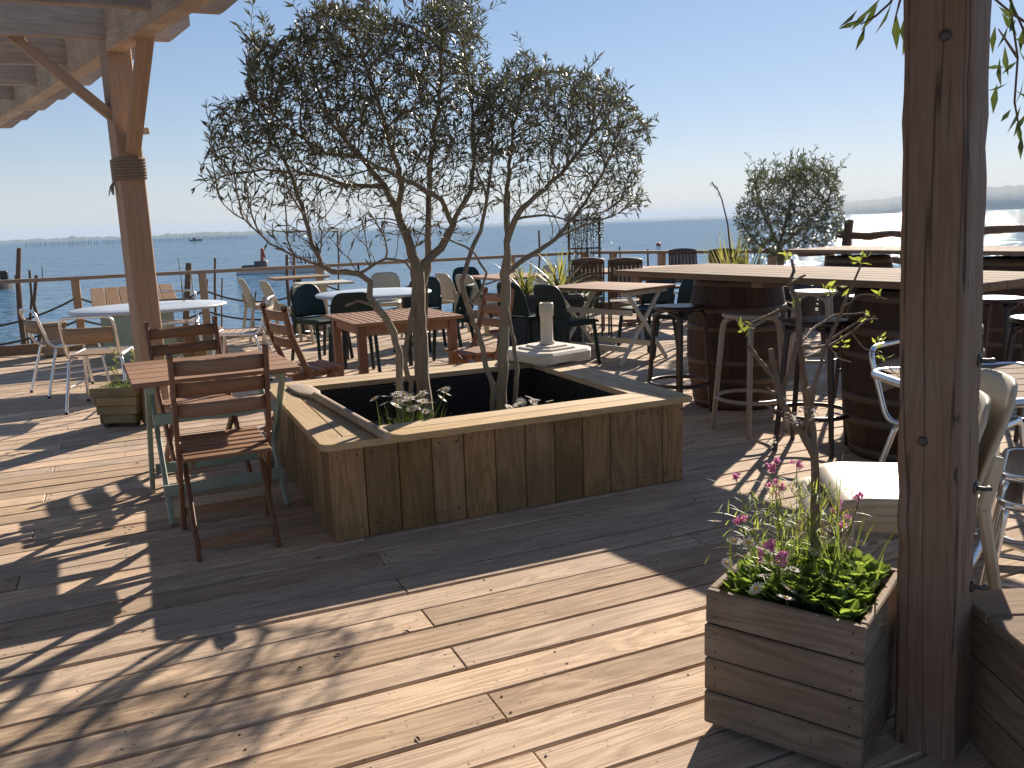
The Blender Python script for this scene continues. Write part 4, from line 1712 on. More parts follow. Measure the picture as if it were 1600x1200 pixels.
# ================================================================== VEGETATION
def leaf(mb_, p, d, n, L, w, fold_=.25, curl=0.0):
    d = d.normalized()
    s_ = d.cross(n)
    if s_.length < 1e-5:
        s_ = d.cross(Vector((.3, .5, .8)))
    s_.normalize()
    u = s_.cross(d)
    tip = p + d * L - u * (curl * L)
    m1 = p + d * (L * .5) - u * (curl * L * .25)
    mb_.add([p, m1 + s_ * w / 2 + u * w * fold_, tip, m1 - s_ * w / 2 + u * w * fold_, m1], [(0, 4, 1), (1, 4, 2), (0, 3, 4), (3, 2, 4)], False)


def blade(mb_, p, d, L, w, droop=.5, seg=5, side=None):
    """strap leaf / grass blade bending over under its own weight"""
    d = d.normalized()
    s_ = side or d.cross(Vector((0, 0, 1)))
    if s_.length < 1e-4:
        s_ = Vector((1, 0, 0))
    s_.normalize()
    vs = []
    pos = p.copy()
    dr = d.copy()
    for i in range(seg + 1):
        t = i / seg
        ww = w * (1 - t ** 2.2) * (.75 + .25 * min(1, t * 4))
        vs += [pos + s_ * ww / 2, pos - s_ * ww / 2]
        dr = (dr + Vector((0, 0, -droop / seg * (0.4 + 1.2 * t)))).normalized()
        pos = pos + dr * (L / seg)
    fs = [(2 * i, 2 * i + 1, 2 * i + 3, 2 * i + 2) for i in range(seg)]
    mb_.add(vs, fs, True)


def grow(seeds, attr, D=.05, infl=.45, kill=.07, iters=70, wander=.12, rng=nrg, trop=None):
    """space colonisation: seeds = list of polylines [(Vector, minradius)], attr = attractor points"""
    pos, par, rmin = [], [], []
    for poly in seeds:
        pts = [p for p, _ in poly]
        rs_ = [r_ for _, r_ in poly]
        parent = -1
        if pos:
            arr = np.array(pos)
            dd = ((arr - np.array(pts[0])) ** 2).sum(1)
            j = int(dd.argmin())
            if dd[j] < .12 ** 2:
                parent = j
        for i in range(len(pts) - 1):
            seg = pts[i + 1] - pts[i]
            k = max(1, int(seg.length / .05))
            for q in range(k):
                t = q / k
                if i == 0 and q == 0 and parent >= 0:
                    continue
                p = pts[i].lerp(pts[i + 1], t)
                pos.append(np.array(p) + rng.normal(0, .004, 3))
                par.append(parent)
                rmin.append(rs_[i] * (1 - t) + rs_[i + 1] * t)
                parent = len(pos) - 1
        pos.append(np.array(pts[-1]))
        par.append(parent)
        rmin.append(rs_[-1])
    nseed = len(pos)
    A = np.array(attr)
    P = np.array(pos)
    best = np.full(len(A), 1e9)
    bi = np.zeros(len(A), int)

    def upd(lo):
        for s in range(lo, len(pos), 400):
            q = np.array(pos[s:s + 400])
            d2 = ((A[:, None, :] - q[None]) ** 2).sum(2)
            j = d2.argmin(1)
            v = d2[np.arange(len(A)), j]
            m = v < best
            best[m] = v[m]
            bi[m] = j[m] + s
    upd(0)
    alive = np.ones(len(A), bool)
    nch = {}
    for it in range(iters):
        m = alive & (best < infl ** 2)
        if not m.any():
            break
        groups = {}
        for ai in np.nonzero(m)[0]:
            groups.setdefault(int(bi[ai]), []).append(ai)
        lo = len(pos)
        for ni, ais in groups.items():
            nch[ni] = nch.get(ni, 0) + 1
            if nch[ni] > 3:
                alive[ais] = False
                continue
            v = A[ais] - pos[ni]
            v = v / (np.linalg.norm(v, axis=1)[:, None] + 1e-9)
            d = v.sum(0) / len(ais) + rng.normal(0, wander, 3)
            if par[ni] >= 0:
                b = pos[ni] - pos[par[ni]]
                d = d + .75 * b / (np.linalg.norm(b) + 1e-9)
            if trop is not None:
                o_ = pos[ni] - trop
                d = d + .35 * o_ / (np.linalg.norm(o_) + 1e-9)
            d = d / (np.linalg.norm(d) + 1e-9)
            pos.append(pos[ni] + d * D)
            par.append(ni)
            rmin.append(0)
        if len(pos) == lo:
            continue
        upd(lo)
        alive &= best > kill ** 2
    return pos, par, rmin, nseed


def skeleton(pos, par, rmin, r0=.0013, ex=2.25, rmax=.05):
    n = len(pos)
    ch = [[] for _ in range(n)]
    for i, p in enumerate(par):
        if p >= 0:
            ch[p].append(i)
    r = [0.0] * n
    for i in range(n - 1, -1, -1):
        if not ch[i]:
            r[i] = r0
        else:
            r[i] = sum(r[c] ** ex for c in ch[i]) ** (1 / ex) + .00006
        r[i] = min(r[i], rmax)
    for i in range(n):
        r[i] = max(min(r[i], rmin[i] * 1.25 if rmin[i] > 0 else r[i]), rmin[i])
    return ch, r


def wood_mesh(pos, par, ch, r):
    m_ = MB()
    V = [Vector(p) for p in pos]
    starts = [i for i in range(len(pos)) if par[i] < 0]
    stack = [(s, None) for s in starts]
    while stack:
        s, fr = stack.pop()
        chain = ([fr] if fr is not None else []) + [s]
        cur = s
        while ch[cur]:
            main = max(ch[cur], key=lambda c: r[c])
            for c in ch[cur]:
                if c != main:
                    stack.append((c, cur))
            cur = main
            chain.append(cur)
        if len(chain) < 2:
            continue
        rad = [r[i] for i in chain]
        if fr is not None:
            rad[0] = min(rad[0], rad[1] * 1.25)
        pts = [V[i] for i in chain]
        if rad[0] > .012:
            pts = [p + Vector((rnd.uniform(-1, 1), rnd.uniform(-1, 1), 0)) * q * .06 for p, q in zip(pts, rad)]
            rad = [q * rnd.uniform(.92, 1.08) for q in rad]
        k = 9 if rad[0] > .012 else (6 if rad[0] > .005 else 4)
        m_.tube(pts, rad, k, True, True)
    return m_


def in_poly(x, y, poly):
    c = False
    j = len(poly) - 1
    for i in range(len(poly)):
        xi, yi = poly[i]
        xj, yj = poly[j]
        if (yi > y) != (yj > y) and x < (xj - xi) * (y - yi) / (yj - yi) + xi:
            c = not c
        j = i
    return c


def crown_leaves(pos, par, ch, r, density, L=(.042, .066), wr=.19, thin=.0045):
    m_ = MB()
    for i in range(len(pos)):
        if r[i] > thin or par[i] < 0:
            continue
        k = density(pos[i])
        p0, p1 = Vector(pos[par[i]]), Vector(pos[i])
        dr = (p1 - p0)
        if dr.length < 1e-6:
            continue
        dn = dr.normalized()
        tip = not ch[i]
        nl_ = k + (1.4 if tip else 0) * min(1, k)
        cnt = int(nl_) + (1 if rnd.random() < nl_ - int(nl_) else 0)
        side = Vector((rnd.uniform(-1, 1), rnd.uniform(-1, 1), rnd.uniform(-.4, 1)))
        side = side - dn * side.dot(dn)
        side.normalize()
        for q in range(cnt):
            s_ = 1 if q % 2 == 0 else -1
            d = dn * rnd.uniform(.35, .9) + side * s_ * rnd.uniform(.4, .9) + Vector((rnd.uniform(-.3, .3), rnd.uniform(-.3, .3), rnd.uniform(-.1, .35)))
            nn = Vector((rnd.uniform(-.8, .8), rnd.uniform(-.8, .8), rnd.uniform(.2, 1)))
            l_ = rnd.uniform(*L) * rnd.choice((.7, 1, 1, 1.1))
            leaf(m_, p0.lerp(p1, rnd.random()), d, nn, l_, l_ * wr * rnd.uniform(.8, 1.15), .12, rnd.uniform(-.05, .2))
            if q % 2 == 1:
                side.rotate(Quaternion(dn, R(90)))
    return m_


TY = 4.5
def pl(pts, r0_, r1_, y=TY):
    n = len(pts)
    return [(at(p[0], p[1], y + (p[2] if len(p) > 2 else 0)), r0_ + (r1_ - r0_) * i / (n - 1)) for i, p in enumerate(pts)]


def clump(p, s=3.2):
    return .5 + .5 * math.sin(p[0] * s * 2.1 + 1.3 * math.sin(p[2] * s * 1.7 + 2)) * math.sin(p[1] * s * 1.9 + 1.1 * math.sin(p[0] * s * 1.3)) * math.sin(p[2] * s * 2.3 + .7)


def shoots(pos, par, rmin, n, pick, L=(.12, .34), D=.034):
    """long free shoots breaking out of the crown outline"""
    tips = [i for i in range(len(pos)) if pick(pos[i])]
    for k in range(n):
        i = rnd.choice(tips)
        d = Vector((rnd.gauss(0, .45), rnd.gauss(0, .45), 1.0)).normalized()
        cur = i
        for q in range(int(rnd.uniform(*L) / D)):
            d = (d + Vector((rnd.gauss(0, .13), rnd.gauss(0, .13), rnd.gauss(0, .08)))).normalized()
            pos.append(np.array(pos[cur]) + np.array(d) * D)
            par.append(cur)
            rmin.append(0)
            cur = len(pos) - 1


def attractors(poly, n, y=TY, half=.62, keep=None):
    xs = [p[0] for p in poly]
    ys = [p[1] for p in poly]
    cx, cy = sum(xs) / len(xs), sum(ys) / len(ys)
    out = []
    while len(out) < n:
        x, y_ = rnd.uniform(min(xs), max(xs)), rnd.uniform(min(ys), max(ys))
        if not in_poly(x, y_, poly):
            continue
        if keep and rnd.random() > keep(x, y_):
            continue
        q = max(abs(x - cx) / (max(xs) - min(xs)), abs(y_ - cy) / (max(ys) - min(ys))) * 2
        hd = half * math.sqrt(max(.12, 1 - q * q * .85))
        a_ = at(x, y_, y + rnd.uniform(-hd, hd))
        if rnd.random() > .25 + .95 * clump(a_):
            continue
        out.append(tuple(a_))
    return out


# --- left olive
seedsL = [
    pl([(668, 700), (664, 620), (657, 540), (653, 470), (652, 425)], .036, .030),
    pl([(652, 425), (640, 382), (622, 335, .05), (600, 292, .1), (562, 245, .15), (520, 195, .2)], .024, .007),
    pl([(622, 335, .05), (628, 290, -.05), (608, 220, -.15), (585, 140, -.25), (562, 75, -.25)], .014, .005),
    pl([(652, 425), (690, 388), (707, 352, -.05), (690, 312, -.1), (645, 286, -.2), (590, 262, -.3)], .021, .007),
    pl([(707, 352, -.05), (735, 300, -.05), (742, 230, 0), (735, 140, .1), (720, 60, .1)], .012, .004),
    pl([(653, 470), (668, 420, .08), (670, 330, .12), (674, 240, .1), (686, 150, .05), (690, 60, .0)], .019, .006),
    pl([(600, 292, .1), (545, 290, .2), (480, 270, .2), (410, 265, .15), (350, 275, .1)], .010, .003),
    pl([(562, 245, .15), (510, 240, .0), (450, 200, -.1), (400, 160, -.1)], .009, .003),
    pl([(645, 690), (640, 600, -.1), (633, 560, -.12), (640, 500, -.05), (652, 455)], .015, .012),
    pl([(628, 690, -.15), (626, 620, -.18), (626, 565, -.2), (616, 520, -.22), (590, 480, -.25), (577, 462, -.25), (578, 441, -.25), (560, 428, -.22), (522, 424, -.2), (502, 416, -.2), (490, 385, -.15), (477, 340, -.1), (462, 290, 0), (440, 240, .1), (415, 190, .15)], .019, .006),
    pl([(502, 416, -.2), (465, 400, -.25), (420, 380, -.2), (385, 345, -.15), (350, 320, -.1)], .006, .002),
    pl([(590, 480, -.25), (560, 470, -.3), (540, 478, -.33)], .009, .006),
    pl([(560, 428, -.22), (600, 405, -.3), (630, 410, -.3), (650, 430, -.25)], .008, .006),
]
polyL = [(312, 300), (322, 225), (352, 170), (400, 135), (378, 95), (392, 62), (450, 70), (492, 18), (545, 8), (600, 40), (660, 30), (690, -15), (722, -10), (745, 50), (762, 98), (776, 150), (774, 240), (770, 310), (740, 380), (640, 380), (600, 385), (560, 390), (500, 395), (455, 412), (400, 360), (350, 310)]
attL = attractors(polyL, 5200, TY, .66, keep=lambda x, y_: 1.0 if y_ < 260 else (.65 if y_ < 320 else .5))
pos, par, rmin, ns = grow(seedsL, attL, .036, .5, .046, 130, trop=np.array(at(655, 420, TY)))
shoots(pos, par, rmin, 75, lambda p: p[2] > 2.25)
shoots(pos, par, rmin, 25, lambda p: p[0] < .75 and p[2] > 1.7, (.08, .2))
ch, r_ = skeleton(pos, par, rmin)
base = at(655, 690, TY)
base.z = .15
oliveL = thing('olive_tree', 'multi-stemmed olive tree on the left of the big planter, larger spreading crown', 'tree', base)
off = np.array(base)


def dens_olive(p):
    z = p[2]
    return 2.9 if z > 2.0 else (2.2 if z > 1.75 else (.8 if z > 1.55 else .35))


lp = [p - off for p in pos]
wood_mesh(lp, par, ch, r_).build('trunk', M['bark'], oliveL)
tag(crown_leaves(lp, par, ch, r_, lambda p: dens_olive(p + off)).build('crown', M['olive'], oliveL), kind='stuff')

# --- right olive
seedsR = [
    pl([(782, 690), (784, 600), (787, 540), (789, 470), (791, 415)], .028, .023),
    pl([(791, 415), (793, 380), (803, 342, -.05), (838, 305, -.1), (875, 272, -.15), (915, 225, -.15), (940, 170, -.1)], .018, .005),
    pl([(791, 425), (832, 398, .05), (868, 372, .1), (905, 330, .15), (940, 275, .15), (965, 210, .1)], .014, .004),
    pl([(868, 372, .1), (910, 352, .15), (955, 340, .15), (990, 318, .1)], .007, .003),
    pl([(793, 380), (790, 310, .05), (798, 245, .1), (808, 170, .1), (822, 110, .1)], .013, .004),
    pl([(803, 342, -.05), (850, 335, -.2), (900, 345, -.25), (945, 330, -.3)], .007, .0025),
    pl([(776, 690, -.05), (768, 600, -.12), (750, 530, -.15), (730, 478, -.18), (722, 440, -.18), (734, 400, -.15), (750, 360, -.12), (762, 310, -.1), (770, 240, -.1), (765, 160, -.1)], .016, .005),
    pl([(730, 478, -.18), (752, 452, -.25), (760, 425, -.25), (742, 395, -.25), (715, 380, -.28), (690, 372, -.3)], .009, .004),
    pl([(797, 690, -.1), (807, 595, -.15), (807, 562, -.15), (800, 520, -.14), (792, 480, -.1)], .014, .010),
    pl([(762, 310, -.1), (740, 260, -.2), (735, 200, -.25)], .006, .003),
]
polyR = [(738, 300), (736, 210), (758, 140), (790, 105), (812, 85), (830, 95), (842, 120), (870, 108), (905, 110), (940, 128), (966, 150), (985, 165), (1003, 205), (998, 255), (1005, 320), (985, 338), (940, 342), (890, 330), (840, 345), (790, 340)]
attR = attractors(polyR, 3300, TY, .52, keep=lambda x, y_: 1.0 if y_ < 250 else (.8 if x > 900 else .45))
pos, par, rmin, ns = grow(seedsR, attR, .036, .5, .046, 130, trop=np.array(at(795, 420, TY)))
shoots(pos, par, rmin, 40, lambda p: p[2] > 2.0, (.06, .18))
shoots(pos, par, rmin, 20, lambda p: p[0] > 2.7 and p[2] > 1.6, (.08, .2))
ch, r_ = skeleton(pos, par, rmin)
base = at(785, 690, TY)
base.z = .15
oliveR = thing('olive_tree', 'smaller olive tree on the right of the big planter beside the umbrella base', 'tree', base)
off = np.array(base)
lp = [p - off for p in pos]
wood_mesh(lp, par, ch, r_).build('trunk', M['bark'], oliveR)


def dens_r(p):
    q = dens_olive(p)
    return max(q, 1.5) if p[0] > 2.55 and p[2] > 1.45 else q * .9


tag(crown_leaves(lp, par, ch, r_, lambda p: dens_r(p + off)).build('crown', M['olive'], oliveR), kind='stuff')
for (px_, py0, py1, y_, lab) in ((795, 300, 640, 4.58, 'dark support stake tied to the right olive trunk'), (668, 300, 640, 4.60, 'dark support stake beside the left olive trunk')):
    a, b = at(px_, py0, y_), at(px_ - 6, py1, y_)
    b = b + (b - a) * ((b.z - .1) / (a.z - b.z))
    m_ = MB()
    m_.tube([Vector((0, 0, 0)), (a - b) * .5 + Vector((.004, 0, 0)), a - b], [.011, .011, .009], 8)
    t_ = thing('support_stake', lab, 'stake', b)
    m_.build('rod', M['stake'], t_)
    m_ = MB()
    k = (a - b) * .46
    m_.lathe([(.018, -.018), (.024, -.008), (.024, .008), (.018, .018)], 10, k)
    m_.build('tie', M['black'], t_)

# --- shrubby olive behind the bar
by = 8.6
base = at(1232, 520, by)
base.z = .1
seeds = [[(Vector((base.x, by, .1)), .05), (at(1222, 420, by), .04), (at(1218, 385, by), .03)],
         pl([(1218, 385), (1200, 350, .1), (1185, 310, .1), (1180, 290, .1)], .02, .008, by),
         pl([(1218, 385), (1230, 340, -.1), (1240, 300, -.1), (1250, 275, -.1)], .02, .008, by),
         pl([(1218, 385), (1250, 360, 0), (1280, 330, .1), (1300, 300, .1)], .02, .008, by),
         pl([(1218, 400), (1190, 385, 0), (1165, 360, .1), (1155, 335, .1)], .014, .006, by)]
polyS = [(1148, 350), (1152, 315), (1170, 300), (1172, 280), (1190, 262), (1200, 280), (1222, 275), (1240, 258), (1258, 252), (1268, 256), (1285, 265), (1305, 268), (1312, 290), (1318, 330), (1322, 360), (1300, 380), (1270, 395), (1230, 405), (1195, 400), (1165, 385)]
att = attractors(polyS, 3000, by, .7)
pos, par, rmin, ns = grow(seeds, att, .05, .7, .065, 130)
shoots(pos, par, rmin, 110, lambda p: p[2] > 1.7, (.12, .34), .05)
ch, r_ = skeleton(pos, par, rmin, .002)
shr = thing('olive_shrub', 'dense dark olive shrub standing behind the bar tables against the bright water', 'tree', base)
off = np.array(base)
lp = [p - off for p in pos]
wood_mesh(lp, par, ch, r_).build('trunk', M['bark'], shr)
tag(crown_leaves(lp, par, ch, r_, lambda p: 3.0, (.05, .085), .22, .008).build('crown', M['shrub'], shr), kind='stuff')
pot = thing('shrub_pot', 'large pot holding the dense olive shrub behind the bar tables', 'pot', (base.x, by, 0))
m_ = MB()
m_.lathe([(.24, 0), (.30, .02), (.36, .42), (.40, .44), (.40, .50), (.36, .50), (.34, .40), (.05, .40)], 24)
m_.build('body', M['charcoal'], pot)

# --- phormium with flower stalk
py_ = 8.75
b0 = at(1150, 420, py_)
ph = thing('phormium', 'upright phormium with sword leaves and a tall curved stalk left of the shrub', 'plant', (b0.x, py_, .3))
m_ = MB()
for k in range(95):
    a = rnd.uniform(0, 6.28)
    sp_ = rnd.uniform(.1, .75)
    d = Vector((math.cos(a) * sp_ + .05, math.sin(a) * sp_, 1))
    blade(m_, Vector((rnd.uniform(-.14, .16), rnd.uniform(-.14, .14), 0)), d, rnd.uniform(.55, 1.05), rnd.uniform(.022, .04), rnd.uniform(.1, .55), 5, Vector((-math.sin(a), math.cos(a), 0)))
tag(m_.build('leaves', M['strap'], ph), kind='stuff')
m_ = MB()
s0 = Vector((b0.x, py_, .3))
sp_pts = [Vector((0, 0, 0)), at(1137, 350, py_) - s0, at(1128, 312, py_) - s0, at(1120, 293, py_) - s0, at(1111, 285, py_) - s0, at(1109, 291, py_) - s0]
m_.tube(sp_pts, [.012, .010, .008, .007, .005, .003], 6)
for k in range(16):
    p = sp_pts[2].lerp(sp_pts[4], rnd.random())
    leaf(m_, p, Vector((rnd.uniform(-1, 1), rnd.uniform(-1, 1), .3)), Vector((0, 0, 1)), .05, .016)
m_.build('stalk', M['stake'], ph)
pot = thing('phormium_pot', 'round pot of the phormium behind the nearer bar table', 'pot', (b0.x, py_, 0))
m_ = MB()
m_.lathe([(.18, 0), (.22, .02), (.27, .36), (.30, .38), (.30, .42), (.26, .42), (.25, .32), (.05, .32)], 24)
m_.build('body', M['charcoal'], pot)

# --- strap plants in the charcoal planter
for (ox, oy, lab, n_, sc2) in ((-.22, .0, 'striped strap-leaved plant in the charcoal planter, left one', 70, 1.0), (.20, .0, 'striped strap-leaved plant in the charcoal planter, right one', 80, 1.1)):
    c_ = Vector((ox, oy, 0))
    c_.rotate(Euler((0, 0, R(-36))))
    t_ = thing('strap_leaf_plant', lab, 'plant', Vector((4.30, 8.72, .56)) + c_, 0, 'strap-leaved plants')
    m_ = MB()
    for k in range(n_):
        a = rnd.uniform(0, 6.28)
        s2 = rnd.uniform(.15, 1.6)
        blade(m_, Vector((rnd.uniform(-.05, .05), rnd.uniform(-.05, .05), 0)), Vector((math.cos(a) * s2, math.sin(a) * s2, 1)), rnd.uniform(.34, .64) * sc2, rnd.uniform(.02, .036), rnd.uniform(.6, 1.7), 6, Vector((-math.sin(a), math.cos(a), 0)))
    tag(m_.build('leaves', M['strap'], t_), kind='stuff')
t_ = thing('trailing_plant', 'green trailing foliage beside the charcoal planter under the cream-legged table', 'plant', (4.62, 8.42, .0))
m_ = MB()
for k in range(420):
    h_ = rnd.uniform(.05, .62)
    p = Vector((rnd.gauss(0, .13), rnd.gauss(0, .1), h_))
    blade(m_, p, Vector((rnd.uniform(-1, 1), rnd.uniform(-1, 1), rnd.uniform(.1, 1))), rnd.uniform(.08, .2), .010, 1.2, 4)
tag(m_.build('leaves', M['grass'], t_), kind='stuff')
m_ = MB()
for k in range(14):
    p = Vector((rnd.gauss(0, .05), rnd.gauss(0, .05), 0))
    m_.tube([p, p + Vector((rnd.gauss(0, .05), rnd.gauss(0, .05), .3)), p + Vector((rnd.gauss(0, .1), rnd.gauss(0, .1), .55))], .004, 5)
m_.build('stems', M['stake'], t_)

# --- trellis with climber at the deck corner
tr = thing('trellis', 'dark square trellis frame overgrown with a dry climber at the deck corner', 'trellis', (6.55, 11.8, 0), R(-24))
for s_ in (-1, 1):
    m_ = MB()
    m_.box((s_ * .24, 0, .97), (.035, .035, .98), None, .003)
    m_.build('upright', M['stake'], tr)
for k in range(4):
    m_ = MB()
    m_.box((-.14 + k * .095, 0, .97), (.012, .012, .94))
    m_.build('slat', M['stake'], tr)
for z in (.52, .98, 1.42):
    m_ = MB()
    m_.box((0, 0, z), (.44, .02, .025), None, .002)
    m_.build('crossbar', M['stake'], tr)
tp_ = thing('trellis_pot', 'square pot under the trellis at the deck corner', 'pot', (6.55, 11.8, 0), R(-24))
m_ = MB()
m_.lathe([(.20, 0), (.26, .48), (.29, .49), (.29, .53), (.2, .53)], 4)
m_.build('body', M['charcoal'], tp_)
cl = thing('climbing_plant', 'sparse dry climber covering the trellis at the deck corner', 'plant', (6.55, 11.8, .5), R(-24))
m_ = MB()
for k in range(1700):
    z = rnd.betavariate(3.2, .9) * 1.02
    p = Vector((rnd.gauss(0, .16) if z < .6 else rnd.uniform(-.30, .30), rnd.gauss(0, .05), z))
    leaf(m_, p, Vector((rnd.uniform(-1, 1), rnd.uniform(-1, 1), rnd.uniform(-.6, .5))), Vector((0, 0, 1)), rnd.uniform(.03, .06), rnd.uniform(.015, .03))
tag(m_.build('leaves', M['shrub'], cl), kind='stuff')
m_ = MB()
for k in range(9):
    x = rnd.uniform(-.2, .2)
    m_.tube([(x, 0, 0), (x + rnd.uniform(-.05, .05), .02, .35), (x + rnd.uniform(-.08, .08), -.01, .7), (x + rnd.uniform(-.1, .1), .01, .96)], .005, 5)
m_.build('stems', M['stake'], cl)

# --- thin sapling behind the left post and sprig in the small planter
def sprig(label, x, y, z0, h, n_, mat, name='sapling'):
    t_ = thing(name, label, 'plant', (x, y, z0))
    m_ = MB()
    lf = MB()
    for k in range(n_):
        b_ = Vector((rnd.uniform(-.04, .04), rnd.uniform(-.04, .04), 0))
        hh_ = h * rnd.uniform(.6, 1)
        tip = b_ + Vector((rnd.uniform(-.06, .06), rnd.uniform(-.06, .06), hh_))
        m_.tube([b_, b_.lerp(tip, .5) + Vector((rnd.uniform(-.02, .02), 0, 0)), tip], [.006, .005, .003], 5)
        for q in range(9):
            p = b_.lerp(tip, rnd.choice((rnd.uniform(.05, .35), rnd.uniform(.9, 1))))
            leaf(lf, p, Vector((rnd.uniform(-1, 1), rnd.uniform(-1, 1), rnd.uniform(-.2, .8))), Vector((0, 0, 1)), rnd.uniform(.03, .055), .016)
    m_.build('stem', M['stake'], t_)
    tag(lf.build('leaves', mat, t_), kind='stuff')
    return t_


sprig('two thin bare canes with a few leaves right of the left post', .52, 9.3, .0, 1.28, 3, M['strap'], 'cane_plant')
t_ = thing('cane_pot', 'small terracotta pot of the thin canes behind the left post', 'pot', (.52, 9.3, 0))
m_ = MB()
m_.lathe([(.09, 0), (.13, .22), (.145, .23), (.145, .27), (.12, .27), (.11, .2), (.02, .2)], 18)
m_.build('body', M['smallbox'], t_)
t_ = thing('planter_weeds', 'straggly weeds growing in the small stacked-board planter', 'plant', (-.15, 6.88, .27))
m_ = MB()
for k in range(130):
    a = rnd.uniform(0, 6.28)
    blade(m_, Vector((rnd.uniform(-.11, .11), rnd.uniform(-.11, .11), 0)), Vector((math.cos(a), math.sin(a), rnd.uniform(.5, 1.6))), rnd.uniform(.05, .14), .007, 1.0, 4)
tag(m_.build('grass', M['grass'], t_), kind='stuff')
m_ = MB()
for (a, b_) in (((-.02, 0, 0), (-.03, .02, .30)), ((.08, 0, 0), (.10, .02, .26)), ((-.02, .02, .0), (-.06, .0, .16))):
    m_.tube([a, b_], .003, 5)
    for q in range(12):
        p = Vector(a).lerp(Vector(b_), rnd.uniform(.6, 1))
        leaf(m_, p, Vector((rnd.uniform(-1, 1), rnd.uniform(-1, 1), rnd.uniform(-.2, .8))), Vector((0, 0, 1)), .04, .014)
m_.build('shoots', M['lime'], t_)

# --- daisies in the big planter
def daisy_mesh():
    m_ = MB()
    n_ = 13
    for k in range(n_):
        a = 2 * math.pi * k / n_
        d = Vector((math.cos(a), math.sin(a), .12))
        leaf(m_, d * .004, d, Vector((0, 0, 1)), .018, .0062, .05)
    return m_


dm = daisy_mesh()
dm.lathe([(.0045, 0), (.0052, .002), (.003, .0042)], 8, (0, 0, .0), True, 1)
DAISY = dm.mesh('flower', [M['petal'], M['yellow']])


def daisies(label, centre, n_, spread, h, sc_=1.0, green_n=160, lean=None):
    t_ = thing('daisy_clump', label, 'flowers', centre)
    st = MB()
    for k in range(n_):
        p = Vector((rnd.gauss(0, spread[0]), rnd.gauss(0, spread[1]), h * rnd.uniform(.72, 1.05)))
        st.tube([(p.x * .3, p.y * .3, 0), (p.x * .7, p.y * .7, p.z * .6), p], .0018, 4)
        o = link('flower', DAISY, t_, p, (rnd.uniform(-.7, .5), rnd.uniform(-.6, .6), rnd.uniform(0, 6)))
        q = sc_ * rnd.uniform(.8, 1.15)
        o.scale = (q, q, q)
    st.build('stems', M['grass'], t_)
    lf = MB()
    for k in range(green_n):
        a = rnd.uniform(0, 6.28)
        s2 = rnd.uniform(.2, 1.2)
        blade(lf, Vector((rnd.gauss(0, spread[0] * .7), rnd.gauss(0, spread[1] * .7), 0)), Vector((math.cos(a) * s2, math.sin(a) * s2, 1)), rnd.uniform(.06, h * .95), .007, .6, 4)
    tag(lf.build('leaves', M['grass'], t_), kind='stuff')
    return t_


c_ = at(630, 655, 4.25)
daisies('clump of white daisies in the big planter left of the olive trunks', (c_.x, 4.25, .18), 40, (.10, .08), .35, 1.5, 420)
c_ = at(832, 630, 4.0)
daisies('white daisies just showing above the front rim of the big planter', (c_.x, 4.0, .18), 16, (.09, .03), .285, 1.45, 120)

# --- flower box planting
fmat = Matrix.Translation((1.30, 1.715, 0)) @ Matrix.Rotation(FA, 4, 'Z')
def fpos(u, v, z):
    return fmat @ Vector((u, v, z))


FS = .35
t_ = thing('leafy_bedding_plant', 'low rosette foliage filling the flower box', 'plant', fpos(BW / 2, BW / 2, FS))
inv = t_.matrix_basis.inverted() if False else None
cb_ = fpos(BW / 2, BW / 2, FS)
m_ = MB()
for k in range(240):
    uu, vv = rnd.uniform(.055, BW - .055), rnd.uniform(.055, BW - .055)
    mound = max(0, 1 - ((uu / BW - .5) ** 2 + (vv / BW - .55) ** 2) * 3.2)
    rc_ = fpos(uu, vv, FS + .025 + rnd.uniform(0, .05) * mound) - cb_
    edge = min(uu, vv, BW - uu, BW - vv) < .1
    for q in range(10):
        a = rnd.uniform(0, 6.28)
        el = rnd.uniform(1.1, 2.0) if edge else rnd.uniform(.3, 1.5)
        d = Vector((math.cos(a), math.sin(a), el)).normalized()
        L_ = rnd.uniform(.028, .075)
        w_ = L_ * rnd.uniform(.4, .6)
        # broad spoon leaf
        s_ = d.cross(Vector((0, 0, 1))).normalized()
        u_ = s_.cross(d)
        P = [rc_, rc_ + d * L_ * .45 + s_ * w_ * .25, rc_ + d * L_ * .78 + s_ * w_ * .5 - u_ * .003, rc_ + d * L_ - u_ * .010, rc_ + d * L_ * .78 - s_ * w_ * .5 - u_ * .003, rc_ + d * L_ * .45 - s_ * w_ * .25, rc_ + d * L_ * .7 + u_ * -.006]
        m_.add(P, [(0, 1, 6), (1, 2, 6), (2, 3, 6), (3, 4, 6), (4, 5, 6), (5, 0, 6)], False)
tag(m_.build('leaves', M['rosette'], t_), kind='stuff')
t_ = thing('tufted_grass', 'fine grassy tufts at the right side of the flower box', 'grass', fpos(BW * .75, BW * .45, FS))
cb2 = fpos(BW * .75, BW * .45, FS)
m_ = MB()
for k in range(420):
    p = fpos(rnd.uniform(BW * .4, BW - .03), rnd.uniform(.03, BW - .06), FS) - cb2
    a = rnd.uniform(0, 6.28)
    s2 = rnd.uniform(.1, .9)
    blade(m_, p, Vector((math.cos(a) * s2, math.sin(a) * s2, 1)), rnd.uniform(.04, .10), .0035, .8, 4)
for k in range(22):
    # longer blades leaning to the right at the back
    p = fpos(rnd.uniform(BW * .5, BW - .03), rnd.uniform(BW * .5, BW - .03), FS) - cb2
    blade(m_, p, Vector((rnd.uniform(-.5, .8), rnd.uniform(-.5, .5), 1)), rnd.uniform(.22, .42), .006, rnd.uniform(.3, 1.0), 6)
m_.build('blades', M['grass'], t_)
tag(t_.children[0] if t_.children else t_, kind='stuff') if False else None

